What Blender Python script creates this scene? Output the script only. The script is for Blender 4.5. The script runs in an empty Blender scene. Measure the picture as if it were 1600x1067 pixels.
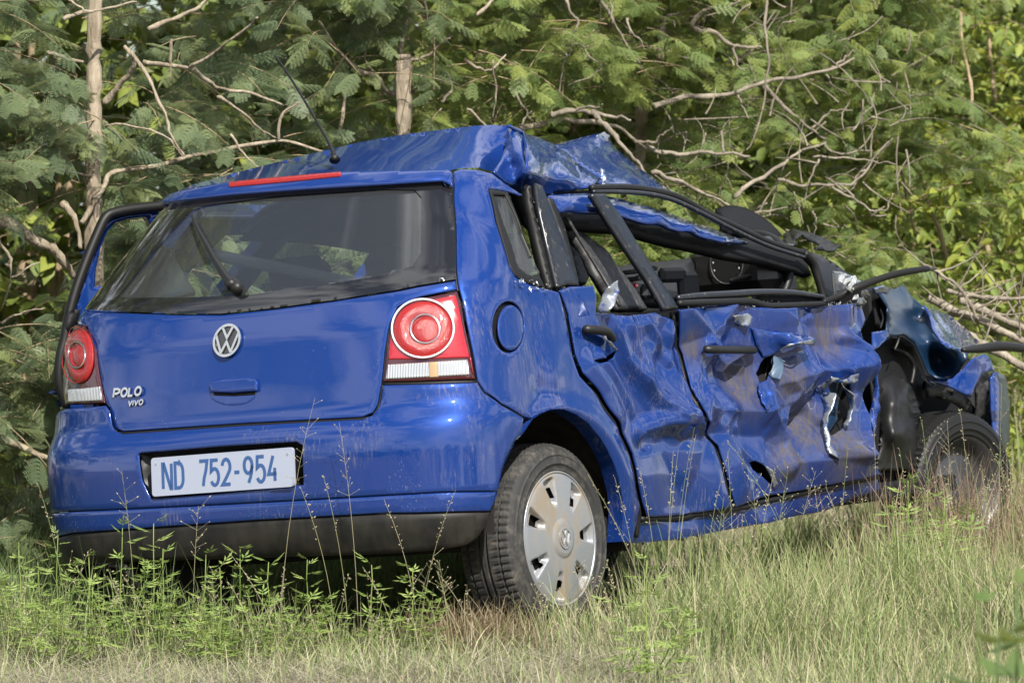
import bpy, math, random
import numpy as np
from mathutils import Vector, Matrix
from mathutils.geometry import delaunay_2d_cdt
random.seed(7)
RNG = np.random.default_rng(7)
SC = bpy.context.scene
COL = SC.collection

# ------------------------------------------------------------------ camera, sky, sun, exposure
FPX, HC, HORIZON = 6288.0, 1.27, 333.0
PITCH = math.atan((533.5 - HORIZON) / FPX)
cam = bpy.data.cameras.new('camera')
cam.sensor_width = 36.0
cam.lens = FPX / 1600 * 36.0
cam.clip_start, cam.clip_end = 0.5, 2000
cam.dof.use_dof = True
cam.dof.focus_distance = 12.1
cam.dof.aperture_fstop = 8.0
camo = bpy.data.objects.new('camera', cam)
COL.objects.link(camo)
camo.location = (0, 0, HC)
camo.rotation_euler = (math.pi / 2 - PITCH, 0, 0)
SC.camera = camo

SUN_EL, SUN_AZ = math.radians(44), math.radians(17)      # azimuth measured from behind the camera towards its right
sun_dir = Vector((math.sin(SUN_AZ) * math.cos(SUN_EL), -math.cos(SUN_AZ) * math.cos(SUN_EL), math.sin(SUN_EL)))
w = bpy.data.worlds.new('World'); SC.world = w; w.use_nodes = True
nt = w.node_tree; nt.nodes.clear()
wo = nt.nodes.new('ShaderNodeOutputWorld'); bg = nt.nodes.new('ShaderNodeBackground')
sky = nt.nodes.new('ShaderNodeTexSky'); sky.sky_type = 'NISHITA'; sky.sun_disc = False
sky.sun_elevation = SUN_EL; sky.sun_rotation = math.atan2(sun_dir.x, sun_dir.y)
bg.inputs[1].default_value = 0.072
# broken white clouds spread evenly over the whole sky
tc = nt.nodes.new('ShaderNodeTexCoord'); mp = nt.nodes.new('ShaderNodeMapping'); mp.inputs['Scale'].default_value = (1, 1, 2.4)
nz = nt.nodes.new('ShaderNodeTexNoise'); nz.inputs['Scale'].default_value = 2.6; nz.inputs['Detail'].default_value = 7; nz.inputs['Roughness'].default_value = 0.55
cr = nt.nodes.new('ShaderNodeValToRGB'); cr.color_ramp.elements[0].position = 0.43; cr.color_ramp.elements[1].position = 0.58
mx = nt.nodes.new('ShaderNodeMix'); mx.data_type = 'RGBA'; mx.inputs[7].default_value = (11.0, 11.3, 11.8, 1)
nt.links.new(tc.outputs['Generated'], mp.inputs[0]); nt.links.new(mp.outputs[0], nz.inputs['Vector'])
nt.links.new(nz.outputs[0], cr.inputs[0]); nt.links.new(cr.outputs[0], mx.inputs[0])
nt.links.new(sky.outputs[0], mx.inputs[6]); nt.links.new(mx.outputs[2], bg.inputs[0]); nt.links.new(bg.outputs[0], wo.inputs[0])
sl = bpy.data.lights.new('sun', 'SUN'); sl.energy = 5.0; sl.angle = math.radians(0.55); sl.color = (1.0, 0.95, 0.86)
so = bpy.data.objects.new('sun', sl); COL.objects.link(so)
so.rotation_euler = (-sun_dir).to_track_quat('-Z', 'Y').to_euler()
vs = SC.view_settings
vs.view_transform = 'Standard'; vs.look = 'None'; vs.gamma = 1; vs.exposure = 0.74; vs.use_curve_mapping = False

# ------------------------------------------------------------------ materials
def mat(name, col, rough=0.5, metal=0.0, coat=0.0, spec=0.5, trans=None):
    m = bpy.data.materials.new(name); m.use_nodes = True
    b = m.node_tree.nodes['Principled BSDF']
    b.inputs['Base Color'].default_value = (*col, 1); b.inputs['Roughness'].default_value = rough
    b.inputs['Metallic'].default_value = metal; b.inputs['Coat Weight'].default_value = coat
    b.inputs['Coat Roughness'].default_value = 0.03; b.inputs['Specular IOR Level'].default_value = spec
    return m
def N(m, t): return m.node_tree.nodes.new(t)
def BS(m): return m.node_tree.nodes['Principled BSDF']
def noise_mask(m, scale, lo, hi, stretch=(1, 1, 1), detail=5, rough=0.6):
    t = N(m, 'ShaderNodeTexCoord'); p = N(m, 'ShaderNodeMapping'); p.inputs['Scale'].default_value = stretch
    n = N(m, 'ShaderNodeTexNoise'); n.inputs['Scale'].default_value = scale; n.inputs['Detail'].default_value = detail; n.inputs['Roughness'].default_value = rough
    r = N(m, 'ShaderNodeMapRange'); r.inputs[1].default_value = lo; r.inputs[2].default_value = hi
    L = m.node_tree.links
    L.new(t.outputs['Object'], p.inputs[0]); L.new(p.outputs[0], n.inputs['Vector']); L.new(n.outputs[0], r.inputs[0])
    return r.outputs[0], t
def mix_col(m, fac, a, b):
    x = N(m, 'ShaderNodeMix'); x.data_type = 'RGBA'; L = m.node_tree.links
    L.new(fac, x.inputs[0])
    for s, v in ((6, a), (7, b)):
        if isinstance(v, tuple): x.inputs[s].default_value = (*v, 1)
        else: L.new(v, x.inputs[s])
    return x.outputs[2]
def math_n(m, op, a, b):
    x = N(m, 'ShaderNodeMath'); x.operation = op; L = m.node_tree.links
    for s, v in ((0, a), (1, b)):
        if isinstance(v, (int, float)): x.inputs[s].default_value = v
        else: L.new(v, x.inputs[s])
    return x.outputs[0]
def bump(m, scale, strength, dist=0.002, stretch=(1, 1, 1)):
    h, _ = noise_mask(m, scale, 0.3, 0.7, stretch)
    b = N(m, 'ShaderNodeBump'); b.inputs['Strength'].default_value = strength; b.inputs['Distance'].default_value = dist
    m.node_tree.links.new(h, b.inputs['Height']); m.node_tree.links.new(b.outputs[0], BS(m).inputs['Normal'])
BLUE = (0.0032, 0.029, 0.172)
DIRT = (0.27, 0.235, 0.185)
def paint(name, splash, smear, low=None):
    """blue car paint; splash = amount of fine mud flecks, smear = amount of dusty streaks; low = (z0,z1) band of car height where flecks thicken"""
    m = mat(name, BLUE, 0.38, 0.25, 1.0, 0.0); L = m.node_tree.links
    BS(m).inputs['Coat IOR'].default_value = 1.62; f, t = noise_mask(m, 190, 0.72 - splash * 0.09, 0.76 - splash * 0.09, (1, 1, 0.5), 3, 0.75)
    area, _ = noise_mask(m, 6, 0.50, 0.66)
    k = math_n(m, 'MULTIPLY', f, area)
    if low:
        sx = N(m, 'ShaderNodeSeparateXYZ'); L.new(t.outputs['Object'], sx.inputs[0])
        r = N(m, 'ShaderNodeMapRange'); r.inputs[1].default_value = low[1]; r.inputs[2].default_value = low[0]
        L.new(sx.outputs[2], r.inputs[0]); k = math_n(m, 'MULTIPLY', k, r.outputs[0])
    s1, _ = noise_mask(m, 120, 0.50, 0.68, (1, 1, 0.14), 6, 0.75)
    s2, _ = noise_mask(m, 4.2, 0.52, 0.62)
    s = math_n(m, 'MULTIPLY', math_n(m, 'MULTIPLY', s1, s2), smear)
    fac = math_n(m, 'MAXIMUM', k, s)
    dust, _ = noise_mask(m, 2.5, 0.2, 0.9)
    base = mix_col(m, math_n(m, 'MULTIPLY', dust, 0.035), BLUE, (0.3, 0.3, 0.3))
    L.new(mix_col(m, fac, base, DIRT), BS(m).inputs['Base Color'])
    inv = math_n(m, 'SUBTRACT', 1.0, fac)
    L.new(inv, BS(m).inputs['Coat Weight']); L.new(math_n(m, 'MULTIPLY', inv, 0.25), BS(m).inputs['Metallic'])
    L.new(math_n(m, 'MULTIPLY_ADD', fac, 0.5), BS(m).inputs['Roughness'])
    m.node_tree.nodes[-1].inputs[2].default_value = 0.38
    return m
M = {}
M['paint'] = paint('blue_paint', 0.6, 0.06)
M['paint_low'] = paint('blue_paint_bumper', 1.15, 0.4, (0.3, 0.74))
M['paint_side'] = paint('blue_paint_side', 0.9, 0.35, (0.3, 0.95))
M['paint_wreck'] = paint('blue_paint_wrecked', 0.95, 0.45)
M['paint_roof'] = paint('blue_paint_roof', 0.6, 0.12)
def muddy(name, spots):
    m = paint(name, 0.9, 0.3); L = m.node_tree.links; b = BS(m)
    old = {k: b.inputs[k].links[0].from_socket for k in ('Base Color', 'Coat Weight', 'Roughness', 'Metallic')}
    t = N(m, 'ShaderNodeTexCoord'); tot = None
    for p, rad in spots:
        sub = N(m, 'ShaderNodeVectorMath'); sub.operation = 'DISTANCE'; sub.inputs[1].default_value = p; L.new(t.outputs['Object'], sub.inputs[0])
        r = N(m, 'ShaderNodeMapRange'); r.inputs[1].default_value = rad; r.inputs[2].default_value = rad * .35; L.new(sub.outputs['Value'], r.inputs[0])
        tot = r.outputs[0] if tot is None else math_n(m, 'MAXIMUM', tot, r.outputs[0])
    st, _ = noise_mask(m, 75, 0.40, 0.60, (1, 1, .14), 7, 0.75); bl, _ = noise_mask(m, 16, 0.30, 0.46, (1, 1, .5), 6, 0.7)
    fac = math_n(m, 'MULTIPLY', math_n(m, 'MULTIPLY', tot, bl), math_n(m, 'MULTIPLY_ADD', st, .55)); m.node_tree.nodes[-2].inputs[2].default_value = .45
    for nd in m.node_tree.nodes:
        if nd.type == 'MATH' and nd.operation == 'MULTIPLY_ADD' and abs(nd.inputs[1].default_value - .55) < 1e-6: nd.inputs[2].default_value = .45
    L.new(mix_col(m, fac, old['Base Color'], (0.085, 0.075, 0.066)), b.inputs['Base Color']); inv = math_n(m, 'SUBTRACT', 1.0, fac)
    L.new(math_n(m, 'MULTIPLY', old['Coat Weight'], inv), b.inputs['Coat Weight']); L.new(math_n(m, 'MULTIPLY', old['Metallic'], inv), b.inputs['Metallic'])
    L.new(math_n(m, 'MAXIMUM', old['Roughness'], math_n(m, 'MULTIPLY', fac, .75)), b.inputs['Roughness']); return m
M['plastic'] = mat('black_plastic', (0.011, 0.011, 0.012), 0.42, 0, 0, 0.35); bump(M['plastic'], 300, 0.2, 0.001)
M['skirt'] = mat('dusty_black_plastic', (0.03, 0.029, 0.026), 0.55, 0, 0, 0.3)
f, _ = noise_mask(M['skirt'], 14, 0.4, 0.75, (1, 1, 0.5)); M['skirt'].node_tree.links.new(mix_col(M['skirt'], f, (0.006, 0.006, 0.006), (0.028, 0.025, 0.020)), BS(M['skirt']).inputs['Base Color'])
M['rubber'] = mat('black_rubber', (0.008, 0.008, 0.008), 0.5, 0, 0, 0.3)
M['trim'] = mat('satin_black_trim', (0.010, 0.012, 0.017), 0.3, 0, 0.0, 0.45)
f, _ = noise_mask(M['trim'], 60, 0.6, 0.7, (1, 1, .5)); M['trim'].node_tree.links.new(mix_col(M['trim'], math_n(M['trim'], 'MULTIPLY', f, .3), (0.010, 0.012, 0.017), DIRT), BS(M['trim']).inputs['Base Color'])
M['liner'] = mat('muddy_liner', (0.03, 0.025, 0.018), 0.9)
f, _ = noise_mask(M['liner'], 9, 0.45, 0.7); M['liner'].node_tree.links.new(mix_col(M['liner'], f, (0.009, 0.008, 0.007), (0.05, 0.04, 0.026)), BS(M['liner']).inputs['Base Color'])
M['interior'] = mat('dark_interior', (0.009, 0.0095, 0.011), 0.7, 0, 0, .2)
M['fabric'] = mat('seat_fabric', (0.013, 0.014, 0.017), 0.9, 0, 0, .1)
M['grey'] = mat('light_grey_trim', (0.62, 0.64, 0.66), 0.6)
M['greymid'] = mat('mid_grey_trim', (0.30, 0.315, 0.33), 0.7, 0, 0, .2)
M['greydark'] = mat('grey_trim', (0.12, 0.12, 0.125), 0.55)
f, _ = noise_mask(M['greydark'], 50, 0.5, 0.75); M['greydark'].node_tree.links.new(mix_col(M['greydark'], f, (0.025, 0.025, 0.027), (0.10, 0.095, 0.09)), BS(M['greydark']).inputs['Base Color'])
M['chrome'] = mat('chrome', (0.62, 0.62, 0.6), 0.16, 1.0)
M['white'] = mat('plate_white', (0.72, 0.74, 0.76), 0.35, 0, 0.4)
M['platerim'] = mat('plate_edge', (0.30, 0.33, 0.42), 0.4)
M['ink'] = mat('plate_blue', (0.028, 0.075, 0.21), 0.45)
M['red'] = mat('red_lens', (0.33, 0.002, 0.012), 0.15, 0, 1.0)
M['amber'] = mat('amber_lens', (0.45, 0.30, 0.16), 0.15, 0.3, 0.5)
M['reddark'] = mat('dark_red_lens', (0.045, 0.003, 0.006), 0.15, 0, 1.0)
M['redlight'] = mat('bright_red_lens', (0.27, 0.008, 0.008), 0.10, 0, 0.5, 0.5)
bump(M['redlight'], 210, 0.35, 0.003)
M['clear'] = mat('clear_lens', (0.55, 0.56, 0.57), 0.12, 0.5, 1.0)
wv = N(M['clear'], 'ShaderNodeTexWave'); wv.inputs['Scale'].default_value = 42; wv.bands_direction = 'X'
tcn = N(M['clear'], 'ShaderNodeTexCoord'); bp = N(M['clear'], 'ShaderNodeBump'); bp.inputs['Strength'].default_value = 0.8; bp.inputs['Distance'].default_value = 0.004
M['clear'].node_tree.links.new(tcn.outputs['Object'], wv.inputs[0]); M['clear'].node_tree.links.new(wv.outputs[1], bp.inputs['Height']); M['clear'].node_tree.links.new(bp.outputs[0], BS(M['clear']).inputs['Normal'])
M['metal'] = mat('torn_bare_metal', (0.50, 0.52, 0.55), 0.38, 0.55)
f, _ = noise_mask(M['metal'], 30, 0.5, 0.62); M['metal'].node_tree.links.new(mix_col(M['metal'], f, (0.26, 0.28, 0.31), (0.02, 0.06, 0.22)), BS(M['metal']).inputs['Base Color'])
M['primer'] = mat('teal_primer', (0.006, 0.023, 0.058), 0.35, 0, 0.05)
M['primerlight'] = mat('pale_teal_primer', (0.06, 0.10, 0.15), 0.45)
M['gauge'] = mat('gauge_face', (0.01, 0.01, 0.01), 0.3)
M['dash'] = mat('dash_plastic', (0.016, 0.017, 0.020), 0.55, 0, 0, .3)
def glass(name, tint, refl):
    m = bpy.data.materials.new(name); m.use_nodes = True; t = m.node_tree; t.nodes.clear()
    o = t.nodes.new('ShaderNodeOutputMaterial'); mixs = t.nodes.new('ShaderNodeMixShader')
    tr = t.nodes.new('ShaderNodeBsdfTransparent'); tr.inputs[0].default_value = (*tint, 1)
    gl = t.nodes.new('ShaderNodeBsdfGlossy'); gl.inputs[1].default_value = 0.02
    fr = t.nodes.new('ShaderNodeFresnel'); fr.inputs[0].default_value = refl
    df = t.nodes.new('ShaderNodeBsdfDiffuse'); df.inputs[0].default_value = (.5, .54, .57, 1); mi = t.nodes.new('ShaderNodeMixShader'); mi.inputs[0].default_value = .045
    t.links.new(tr.outputs[0], mi.inputs[1]); t.links.new(df.outputs[0], mi.inputs[2])
    t.links.new(fr.outputs[0], mixs.inputs[0]); t.links.new(mi.outputs[0], mixs.inputs[1]); t.links.new(gl.outputs[0], mixs.inputs[2]); t.links.new(mixs.outputs[0], o.inputs[0])
    return m
M['glass'] = glass('tinted_glass', (0.74, 0.79, 0.80), 2.15)
M['glassgreen'] = glass('green_glass', (0.42, 0.55, 0.50), 1.7)
# muddy tyre and hubcap
M['tyre'] = mat('dusty_tyre', (0.03, 0.03, 0.03), 0.75)
f, t_ = noise_mask(M['tyre'], 26, 0.48, 0.78, (1, 1, 1), 9, 0.75)
M['tyre'].node_tree.links.new(mix_col(M['tyre'], f, (0.020, 0.020, 0.020), (0.105, 0.095, 0.08)), BS(M['tyre']).inputs['Base Color'])
M['hub'] = mat('silver_hubcap', (0.55, 0.56, 0.57), 0.36, 0.55)
f, t_ = noise_mask(M['hub'], 9, 0.46, 0.60, (1, 1, 0.6), 9, 0.65)
M['hub'].node_tree.links.new(mix_col(M['hub'], f, (0.30, 0.31, 0.33), (0.21, 0.175, 0.13)), BS(M['hub']).inputs['Base Color'])
M['hub'].node_tree.links.new(math_n(M['hub'], 'MULTIPLY', math_n(M['hub'], 'SUBTRACT', 1.0, f), 0.55), BS(M['hub']).inputs['Metallic'])
M['steel'] = mat('dark_steel_rim', (0.09, 0.09, 0.095), 0.4, 0.7)

def foliage(name, c1, c2, c3, transl=0.35):
    m = mat(name, c1, 0.55); L = m.node_tree.links
    oi = N(m, 'ShaderNodeObjectInfo'); r = N(m, 'ShaderNodeValToRGB')
    e = r.color_ramp.elements; e[0].color = (*c1, 1); e[1].color = (*c3, 1); x = e.new(0.55); x.color = (*c2, 1)
    L.new(oi.outputs['Random'], r.inputs[0]); L.new(r.outputs[0], BS(m).inputs['Base Color'])
    tr = N(m, 'ShaderNodeBsdfTranslucent'); ms = N(m, 'ShaderNodeMixShader'); ms.inputs[0].default_value = transl
    hs = N(m, 'ShaderNodeHueSaturation'); hs.inputs['Value'].default_value = 1.5; hs.inputs['Hue'].default_value = 0.48
    L.new(r.outputs[0], hs.inputs['Color']); L.new(hs.outputs[0], tr.inputs[0])
    out = m.node_tree.nodes['Material Output']
    L.new(BS(m).outputs[0], ms.inputs[1]); L.new(tr.outputs[0], ms.inputs[2]); L.new(ms.outputs[0], out.inputs[0])
    return m
M['acacia'] = foliage('acacia_leaf_green', (0.105, 0.150, 0.080), (0.150, 0.195, 0.10), (0.235, 0.275, 0.115))
M['acacia2'] = foliage('thorn_leaf_green', (0.11, 0.165, 0.055), (0.17, 0.23, 0.07), (0.28, 0.32, 0.085))
M['broad'] = foliage('broad_leaf_green', (0.12, 0.175, 0.038), (0.205, 0.27, 0.052), (0.34, 0.37, 0.065), 0.4)
M['hedge'] = foliage('hedge_leaf_green', (0.09, 0.135, 0.032), (0.145, 0.195, 0.042), (0.27, 0.31, 0.06), 0.3)
M['weed'] = foliage('weed_leaf_green', (0.17, 0.25, 0.06), (0.23, 0.32, 0.08), (0.30, 0.38, 0.11), 0.35)
M['weeddark'] = foliage('dark_weed_green', (0.07, 0.12, 0.03), (0.10, 0.16, 0.04), (0.15, 0.20, 0.05), 0.35)
def vcol_mat(name, rough=0.6, transl=0.3):
    m = mat(name, (0.2, 0.2, 0.1), rough); L = m.node_tree.links
    a = N(m, 'ShaderNodeAttribute'); a.attribute_name = 'tint'
    L.new(a.outputs['Color'], BS(m).inputs['Base Color'])
    tr = N(m, 'ShaderNodeBsdfTranslucent'); ms = N(m, 'ShaderNodeMixShader'); ms.inputs[0].default_value = transl
    L.new(a.outputs['Color'], tr.inputs[0]); out = m.node_tree.nodes['Material Output']
    L.new(BS(m).outputs[0], ms.inputs[1]); L.new(tr.outputs[0], ms.inputs[2]); L.new(ms.outputs[0], out.inputs[0])
    return m
M['grass'] = vcol_mat('grass_blades')
def bark(name, c1, c2, sc=18):
    m = mat(name, c1, 0.85)
    f, _ = noise_mask(m, sc, 0.35, 0.68, (1, 1, 0.22), 8, 0.7)
    m.node_tree.links.new(mix_col(m, f, c1, c2), BS(m).inputs['Base Color'])
    bump(m, sc * 1.6, 0.9, 0.01, (1, 1, 0.2))
    return m
M['bark'] = bark('pale_bark', (0.16, 0.125, 0.085), (0.40, 0.34, 0.255))
M['dead'] = bark('dead_wood', (0.125, 0.105, 0.08), (0.32, 0.275, 0.215))
M['stem'] = bark('thin_stem_bark', (0.20, 0.14, 0.085), (0.40, 0.31, 0.20))
M['soil'] = mat('dry_soil', (0.2, 0.16, 0.1), 0.95)
f, _ = noise_mask(M['soil'], 6, 0.35, 0.65, (1, 1, 1), 9, 0.7)
M['soil'].node_tree.links.new(mix_col(M['soil'], f, (0.17, 0.145, 0.095), (0.34, 0.29, 0.22)), BS(M['soil']).inputs['Base Color']); bump(M['soil'], 60, 0.8, 0.02)

# ------------------------------------------------------------------ object helpers
def mesh(name, V, F, m=None, parent=None, smooth=True, loc=None):
    me = bpy.data.meshes.new(name)
    V = np.asarray(V, float).reshape(-1, 3)
    me.from_pydata([tuple(v) for v in V], [], [tuple(int(i) for i in f) for f in F])
    if smooth: me.polygons.foreach_set('use_smooth', [True] * len(me.polygons))
    if m: me.materials.append(m)
    me.update()
    o = bpy.data.objects.new(name, me); COL.objects.link(o)
    if parent: o.parent = parent
    if loc is not None: o.location = loc
    return o
def big_mesh(name, V, T, m, tint=None, parent=None):
    """fast triangle mesh from numpy arrays"""
    me = bpy.data.meshes.new(name); nV, nT = len(V), len(T)
    me.vertices.add(nV); me.vertices.foreach_set('co', np.asarray(V, np.float32).ravel())
    me.loops.add(nT * 3); me.loops.foreach_set('vertex_index', np.asarray(T, np.int32).ravel())
    me.polygons.add(nT); me.polygons.foreach_set('loop_start', np.arange(nT, dtype=np.int32) * 3)
    me.polygons.foreach_set('use_smooth', np.ones(nT, bool))
    me.update(calc_edges=True); me.materials.append(m)
    if tint is not None:
        a = me.attributes.new('tint', 'FLOAT_COLOR', 'POINT')
        a.data.foreach_set('color', np.concatenate([tint, np.ones((nV, 1))], 1).astype(np.float32).ravel())
    o = bpy.data.objects.new(name, me); COL.objects.link(o)
    if parent: o.parent = parent
    return o
def empty(name, loc=(0, 0, 0), label=None, cat=None, group=None):
    o = bpy.data.objects.new(name, None); COL.objects.link(o); o.location = loc; o.empty_display_size = 0.1
    if label: o['label'] = label
    if cat: o['category'] = cat
    if group: o['group'] = group
    return o
def solid(o, t, offset=-1.0):
    md = o.modifiers.new('thickness', 'SOLIDIFY'); md.thickness = t; md.offset = offset
    return o
def spl(P, n=6, closed=False):
    """Catmull-Rom through the points (any dimension)"""
    P = np.asarray(P, float); k = len(P); out = []
    idx = range(k if closed else k - 1)
    for i in idx:
        g = (lambda j: P[j % k]) if closed else (lambda j: P[min(max(j, 0), k - 1)])
        p0, p1, p2, p3 = g(i - 1), g(i), g(i + 1), g(i + 2)
        for a in np.arange(n) / n:
            out.append(0.5 * (2 * p1 + (p2 - p0) * a + (2 * p0 - 5 * p1 + 4 * p2 - p3) * a * a + (3 * p1 - p0 - 3 * p2 + p3) * a ** 3))
    if not closed: out.append(P[-1])
    return np.array(out)
def tube_geo(P, R, sides=8, cap=True):
    P = np.asarray(P, float); n = len(P); R = np.broadcast_to(np.asarray(R, float), (n,))
    T = np.gradient(P, axis=0); T /= np.linalg.norm(T, axis=1)[:, None] + 1e-9
    ref = np.array([0.31, 0.17, 0.93]); 
    if abs(T[0] @ ref) > .95: ref = np.array([1, 0, 0.])
    V = []
    Nn = np.cross(T[0], ref); Nn /= np.linalg.norm(Nn)
    a = np.arange(sides) / sides * 2 * math.pi
    for i in range(n):
        Nn = Nn - (Nn @ T[i]) * T[i]; Nn /= np.linalg.norm(Nn) + 1e-9
        Bn = np.cross(T[i], Nn)
        V.append(P[i] + R[i] * (np.cos(a)[:, None] * Nn + np.sin(a)[:, None] * Bn))
    V = np.concatenate(V); F = []
    for i in range(n - 1):
        for j in range(sides):
            k = (j + 1) % sides
            F.append((i * sides + j, i * sides + k, (i + 1) * sides + k, (i + 1) * sides + j))
    if cap:
        F.append(tuple(range(sides))[::-1]); F.append(tuple((n - 1) * sides + j for j in range(sides)))
    return V, F
def tube(name, P, R, m, parent=None, sides=8):
    V, F = tube_geo(P, R, sides); return mesh(name, V, F, m, parent)
def box(name, c, s, m, parent=None, bev=0.01, rot=None):
    """rounded box"""
    x, y, z = np.array(s) / 2.0; b = min(bev, x * .9, y * .9, z * .9)
    V, F = [], []
    # 8 corners x 3 verts
    idx = {}
    for sx in (-1, 1):
        for sy in (-1, 1):
            for sz in (-1, 1):
                for ax in range(3):
                    p = [sx * (x - b), sy * (y - b), sz * (z - b)]; p[ax] = (sx * x, sy * y, sz * z)[ax]
                    idx[(sx, sy, sz, ax)] = len(V); V.append(p)
    def q(*k): F.append([idx[i] for i in k])
    for s_ in (-1, 1):
        q(*[(s_, a, b_, 0) for a, b_ in ((-1, -1), (1, -1), (1, 1), (-1, 1))][::s_])
        q(*[(a, s_, b_, 1) for a, b_ in ((-1, -1), (1, -1), (1, 1), (-1, 1))][::-s_])
        q(*[(a, b_, s_, 2) for a, b_ in ((-1, -1), (1, -1), (1, 1), (-1, 1))][::s_])
    for a in (-1, 1):
        for b_ in (-1, 1):
            q((a, b_, -1, 0), (a, b_, 1, 0), (a, b_, 1, 1), (a, b_, -1, 1))
            q((a, -1, b_, 0), (a, 1, b_, 0), (a, 1, b_, 2), (a, -1, b_, 2))
            q((-1, a, b_, 1), (1, a, b_, 1), (1, a, b_, 2), (-1, a, b_, 2))
            for c_ in (-1, 1): q((a, b_, c_, 0), (a, b_, c_, 1), (a, b_, c_, 2))
    V = np.array(V)
    if rot is not None: V = V @ np.array(Matrix(rot) if not isinstance(rot, Matrix) else rot).T[:3, :3]
    o = mesh(name, V + np.array(c), F, m, parent, smooth=False)
    import bmesh
    bm = bmesh.new(); bm.from_mesh(o.data); bmesh.ops.recalc_face_normals(bm, faces=bm.faces); bm.to_mesh(o.data); bm.free()
    return o
def inpoly(P, poly):
    x, y = P[:, 0], P[:, 1]; r = np.zeros(len(P), bool); k = len(poly)
    for i in range(k):
        x0, y0 = poly[i]; x1, y1 = poly[(i + 1) % k]
        if y0 == y1: continue
        c = ((y0 > y) != (y1 > y)) & (x < (x1 - x0) * (y - y0) / (y1 - y0) + x0); r ^= c
    return r
def edge_dist(P, poly):
    d = np.full(len(P), 1e9); k = len(poly)
    for i in range(k):
        a, b = poly[i], poly[(i + 1) % k]; ab = b - a; L2 = ab @ ab + 1e-12
        t = np.clip(((P - a) @ ab) / L2, 0, 1); d = np.minimum(d, np.linalg.norm(P - a - t[:, None] * ab, axis=1))
    return d
def resample(poly, step, closed=True):
    out = []; k = len(poly)
    for i in range(k if closed else k - 1):
        a, b = poly[i], poly[(i + 1) % k]; n = max(1, int(round(np.linalg.norm(b - a) / step)))
        for j in range(n): out.append(a + (b - a) * j / n)
    return np.array(out)
def dedupe(poly):
    out = []
    for p in poly:
        if not out or np.linalg.norm(p - out[-1]) > 1e-5: out.append(p)
    if len(out) > 1 and np.linalg.norm(out[0] - out[-1]) < 1e-5: out.pop()
    return np.array(out)
def cdt(poly, holes, step, ring=0.0):
    """triangulate polygon with holes on a hex grid; returns 2D points and CCW triangles"""
    poly = resample(dedupe(np.asarray(poly, float)), step * .7); holes = [resample(dedupe(np.asarray(h, float)), step * .7) for h in holes]
    lo, hi = poly.min(0), poly.max(0)
    gx = np.arange(lo[0], hi[0] + step, step); gy = np.arange(lo[1], hi[1] + step, step * .866)
    X, Y = np.meshgrid(gx, gy); X = X + (np.arange(len(gy)) % 2)[:, None] * step * .5
    G = np.stack([X.ravel(), Y.ravel()], 1)
    k = inpoly(G, poly); G = G[k]; k = edge_dist(G, poly) > step * .45 + ring; G = G[k]
    for h in holes:
        k = ~inpoly(G, h); G = G[k]; G = G[edge_dist(G, h) > step * .45 + ring]
    if ring:
        for i_, h in enumerate([poly] + holes):
            Q = inset(h, ring if i_ == 0 else -ring); Q = Q[inpoly(Q, poly)]
            for j_, h2 in enumerate([poly] + holes):
                if j_: Q = Q[~inpoly(Q, h2)]
                Q = Q[edge_dist(Q, h2) > ring * .8]
            G = np.concatenate([G, Q])
    verts = [Vector(p) for p in poly]; edges = [(i, (i + 1) % len(poly)) for i in range(len(poly))]
    for h in holes:
        b = len(verts); verts += [Vector(p) for p in h]; edges += [(b + i, b + (i + 1) % len(h)) for i in range(len(h))]
    verts += [Vector(p) for p in G]
    v, e, f, *_ = delaunay_2d_cdt(verts, edges, [], 0, 1e-7)
    v = np.array([(p.x, p.y) for p in v]); f = np.array([t for t in f if len(t) == 3])
    c = v[f].mean(1); k = inpoly(c, poly)
    for h in holes: k &= ~inpoly(c, h)
    f = f[k]
    a, b, c = v[f[:, 0]], v[f[:, 1]], v[f[:, 2]]
    area = (b[:, 0] - a[:, 0]) * (c[:, 1] - a[:, 1]) - (b[:, 1] - a[:, 1]) * (c[:, 0] - a[:, 0])
    f[area < 0] = f[area < 0][:, ::-1]
    return v, f, poly, holes

# ------------------------------------------------------------------ the car's frame: u to its right, v forward, w up; v=0 at the rear bumper
YAW, ROLL = math.radians(32.5), math.radians(5.4)
ct, st = math.cos(PITCH), math.sin(PITCH)
cF, cU, cR = np.array([0, ct, -st]), np.array([0, st, ct]), np.array([1., 0, 0])
CAMP = np.array([0, 0, HC])
F_ = np.array([math.sin(YAW), math.cos(YAW), 0]); R0 = np.array([math.cos(YAW), -math.sin(YAW), 0]); U0_ = np.array([0, 0, 1.])
R_ = R0 * math.cos(ROLL) + U0_ * math.sin(ROLL); U_ = U0_ * math.cos(ROLL) - R0 * math.sin(ROLL)
def wray(x, y): return cF + cR * (x - 800) / FPX - cU * (y - 533.5) / FPX
d0 = wray(875, 841); WC = CAMP + d0 * 12.0 / d0[1]
ORG = WC - .79 * R_ - .62 * F_ - .285 * U_
BAS = np.stack([R_, F_, U_], 1)              # car -> world
def to_car(P): return (np.asarray(P) - ORG) @ BAS
def to_world(P): return np.asarray(P) @ BAS.T + ORG
CC = to_car(CAMP)
def cray(P):
    P = np.atleast_2d(np.asarray(P, float))
    d = cF + cR * ((P[:, :1] - 800) / FPX) - cU * ((P[:, 1:2] - 533.5) / FPX)
    return d @ BAS
def on(axis, pts):
    """points (x, y, value): where the sight line meets the car plane axis=value"""
    P = np.atleast_2d(np.asarray(pts, float)); d = cray(P[:, :2]); t = (P[:, 2] - CC[axis]) / d[:, axis]
    return CC + d * t[:, None]
def at_depth(x, y, Y):
    d = wray(x, y); return CAMP + d * Y / d[1]

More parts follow.
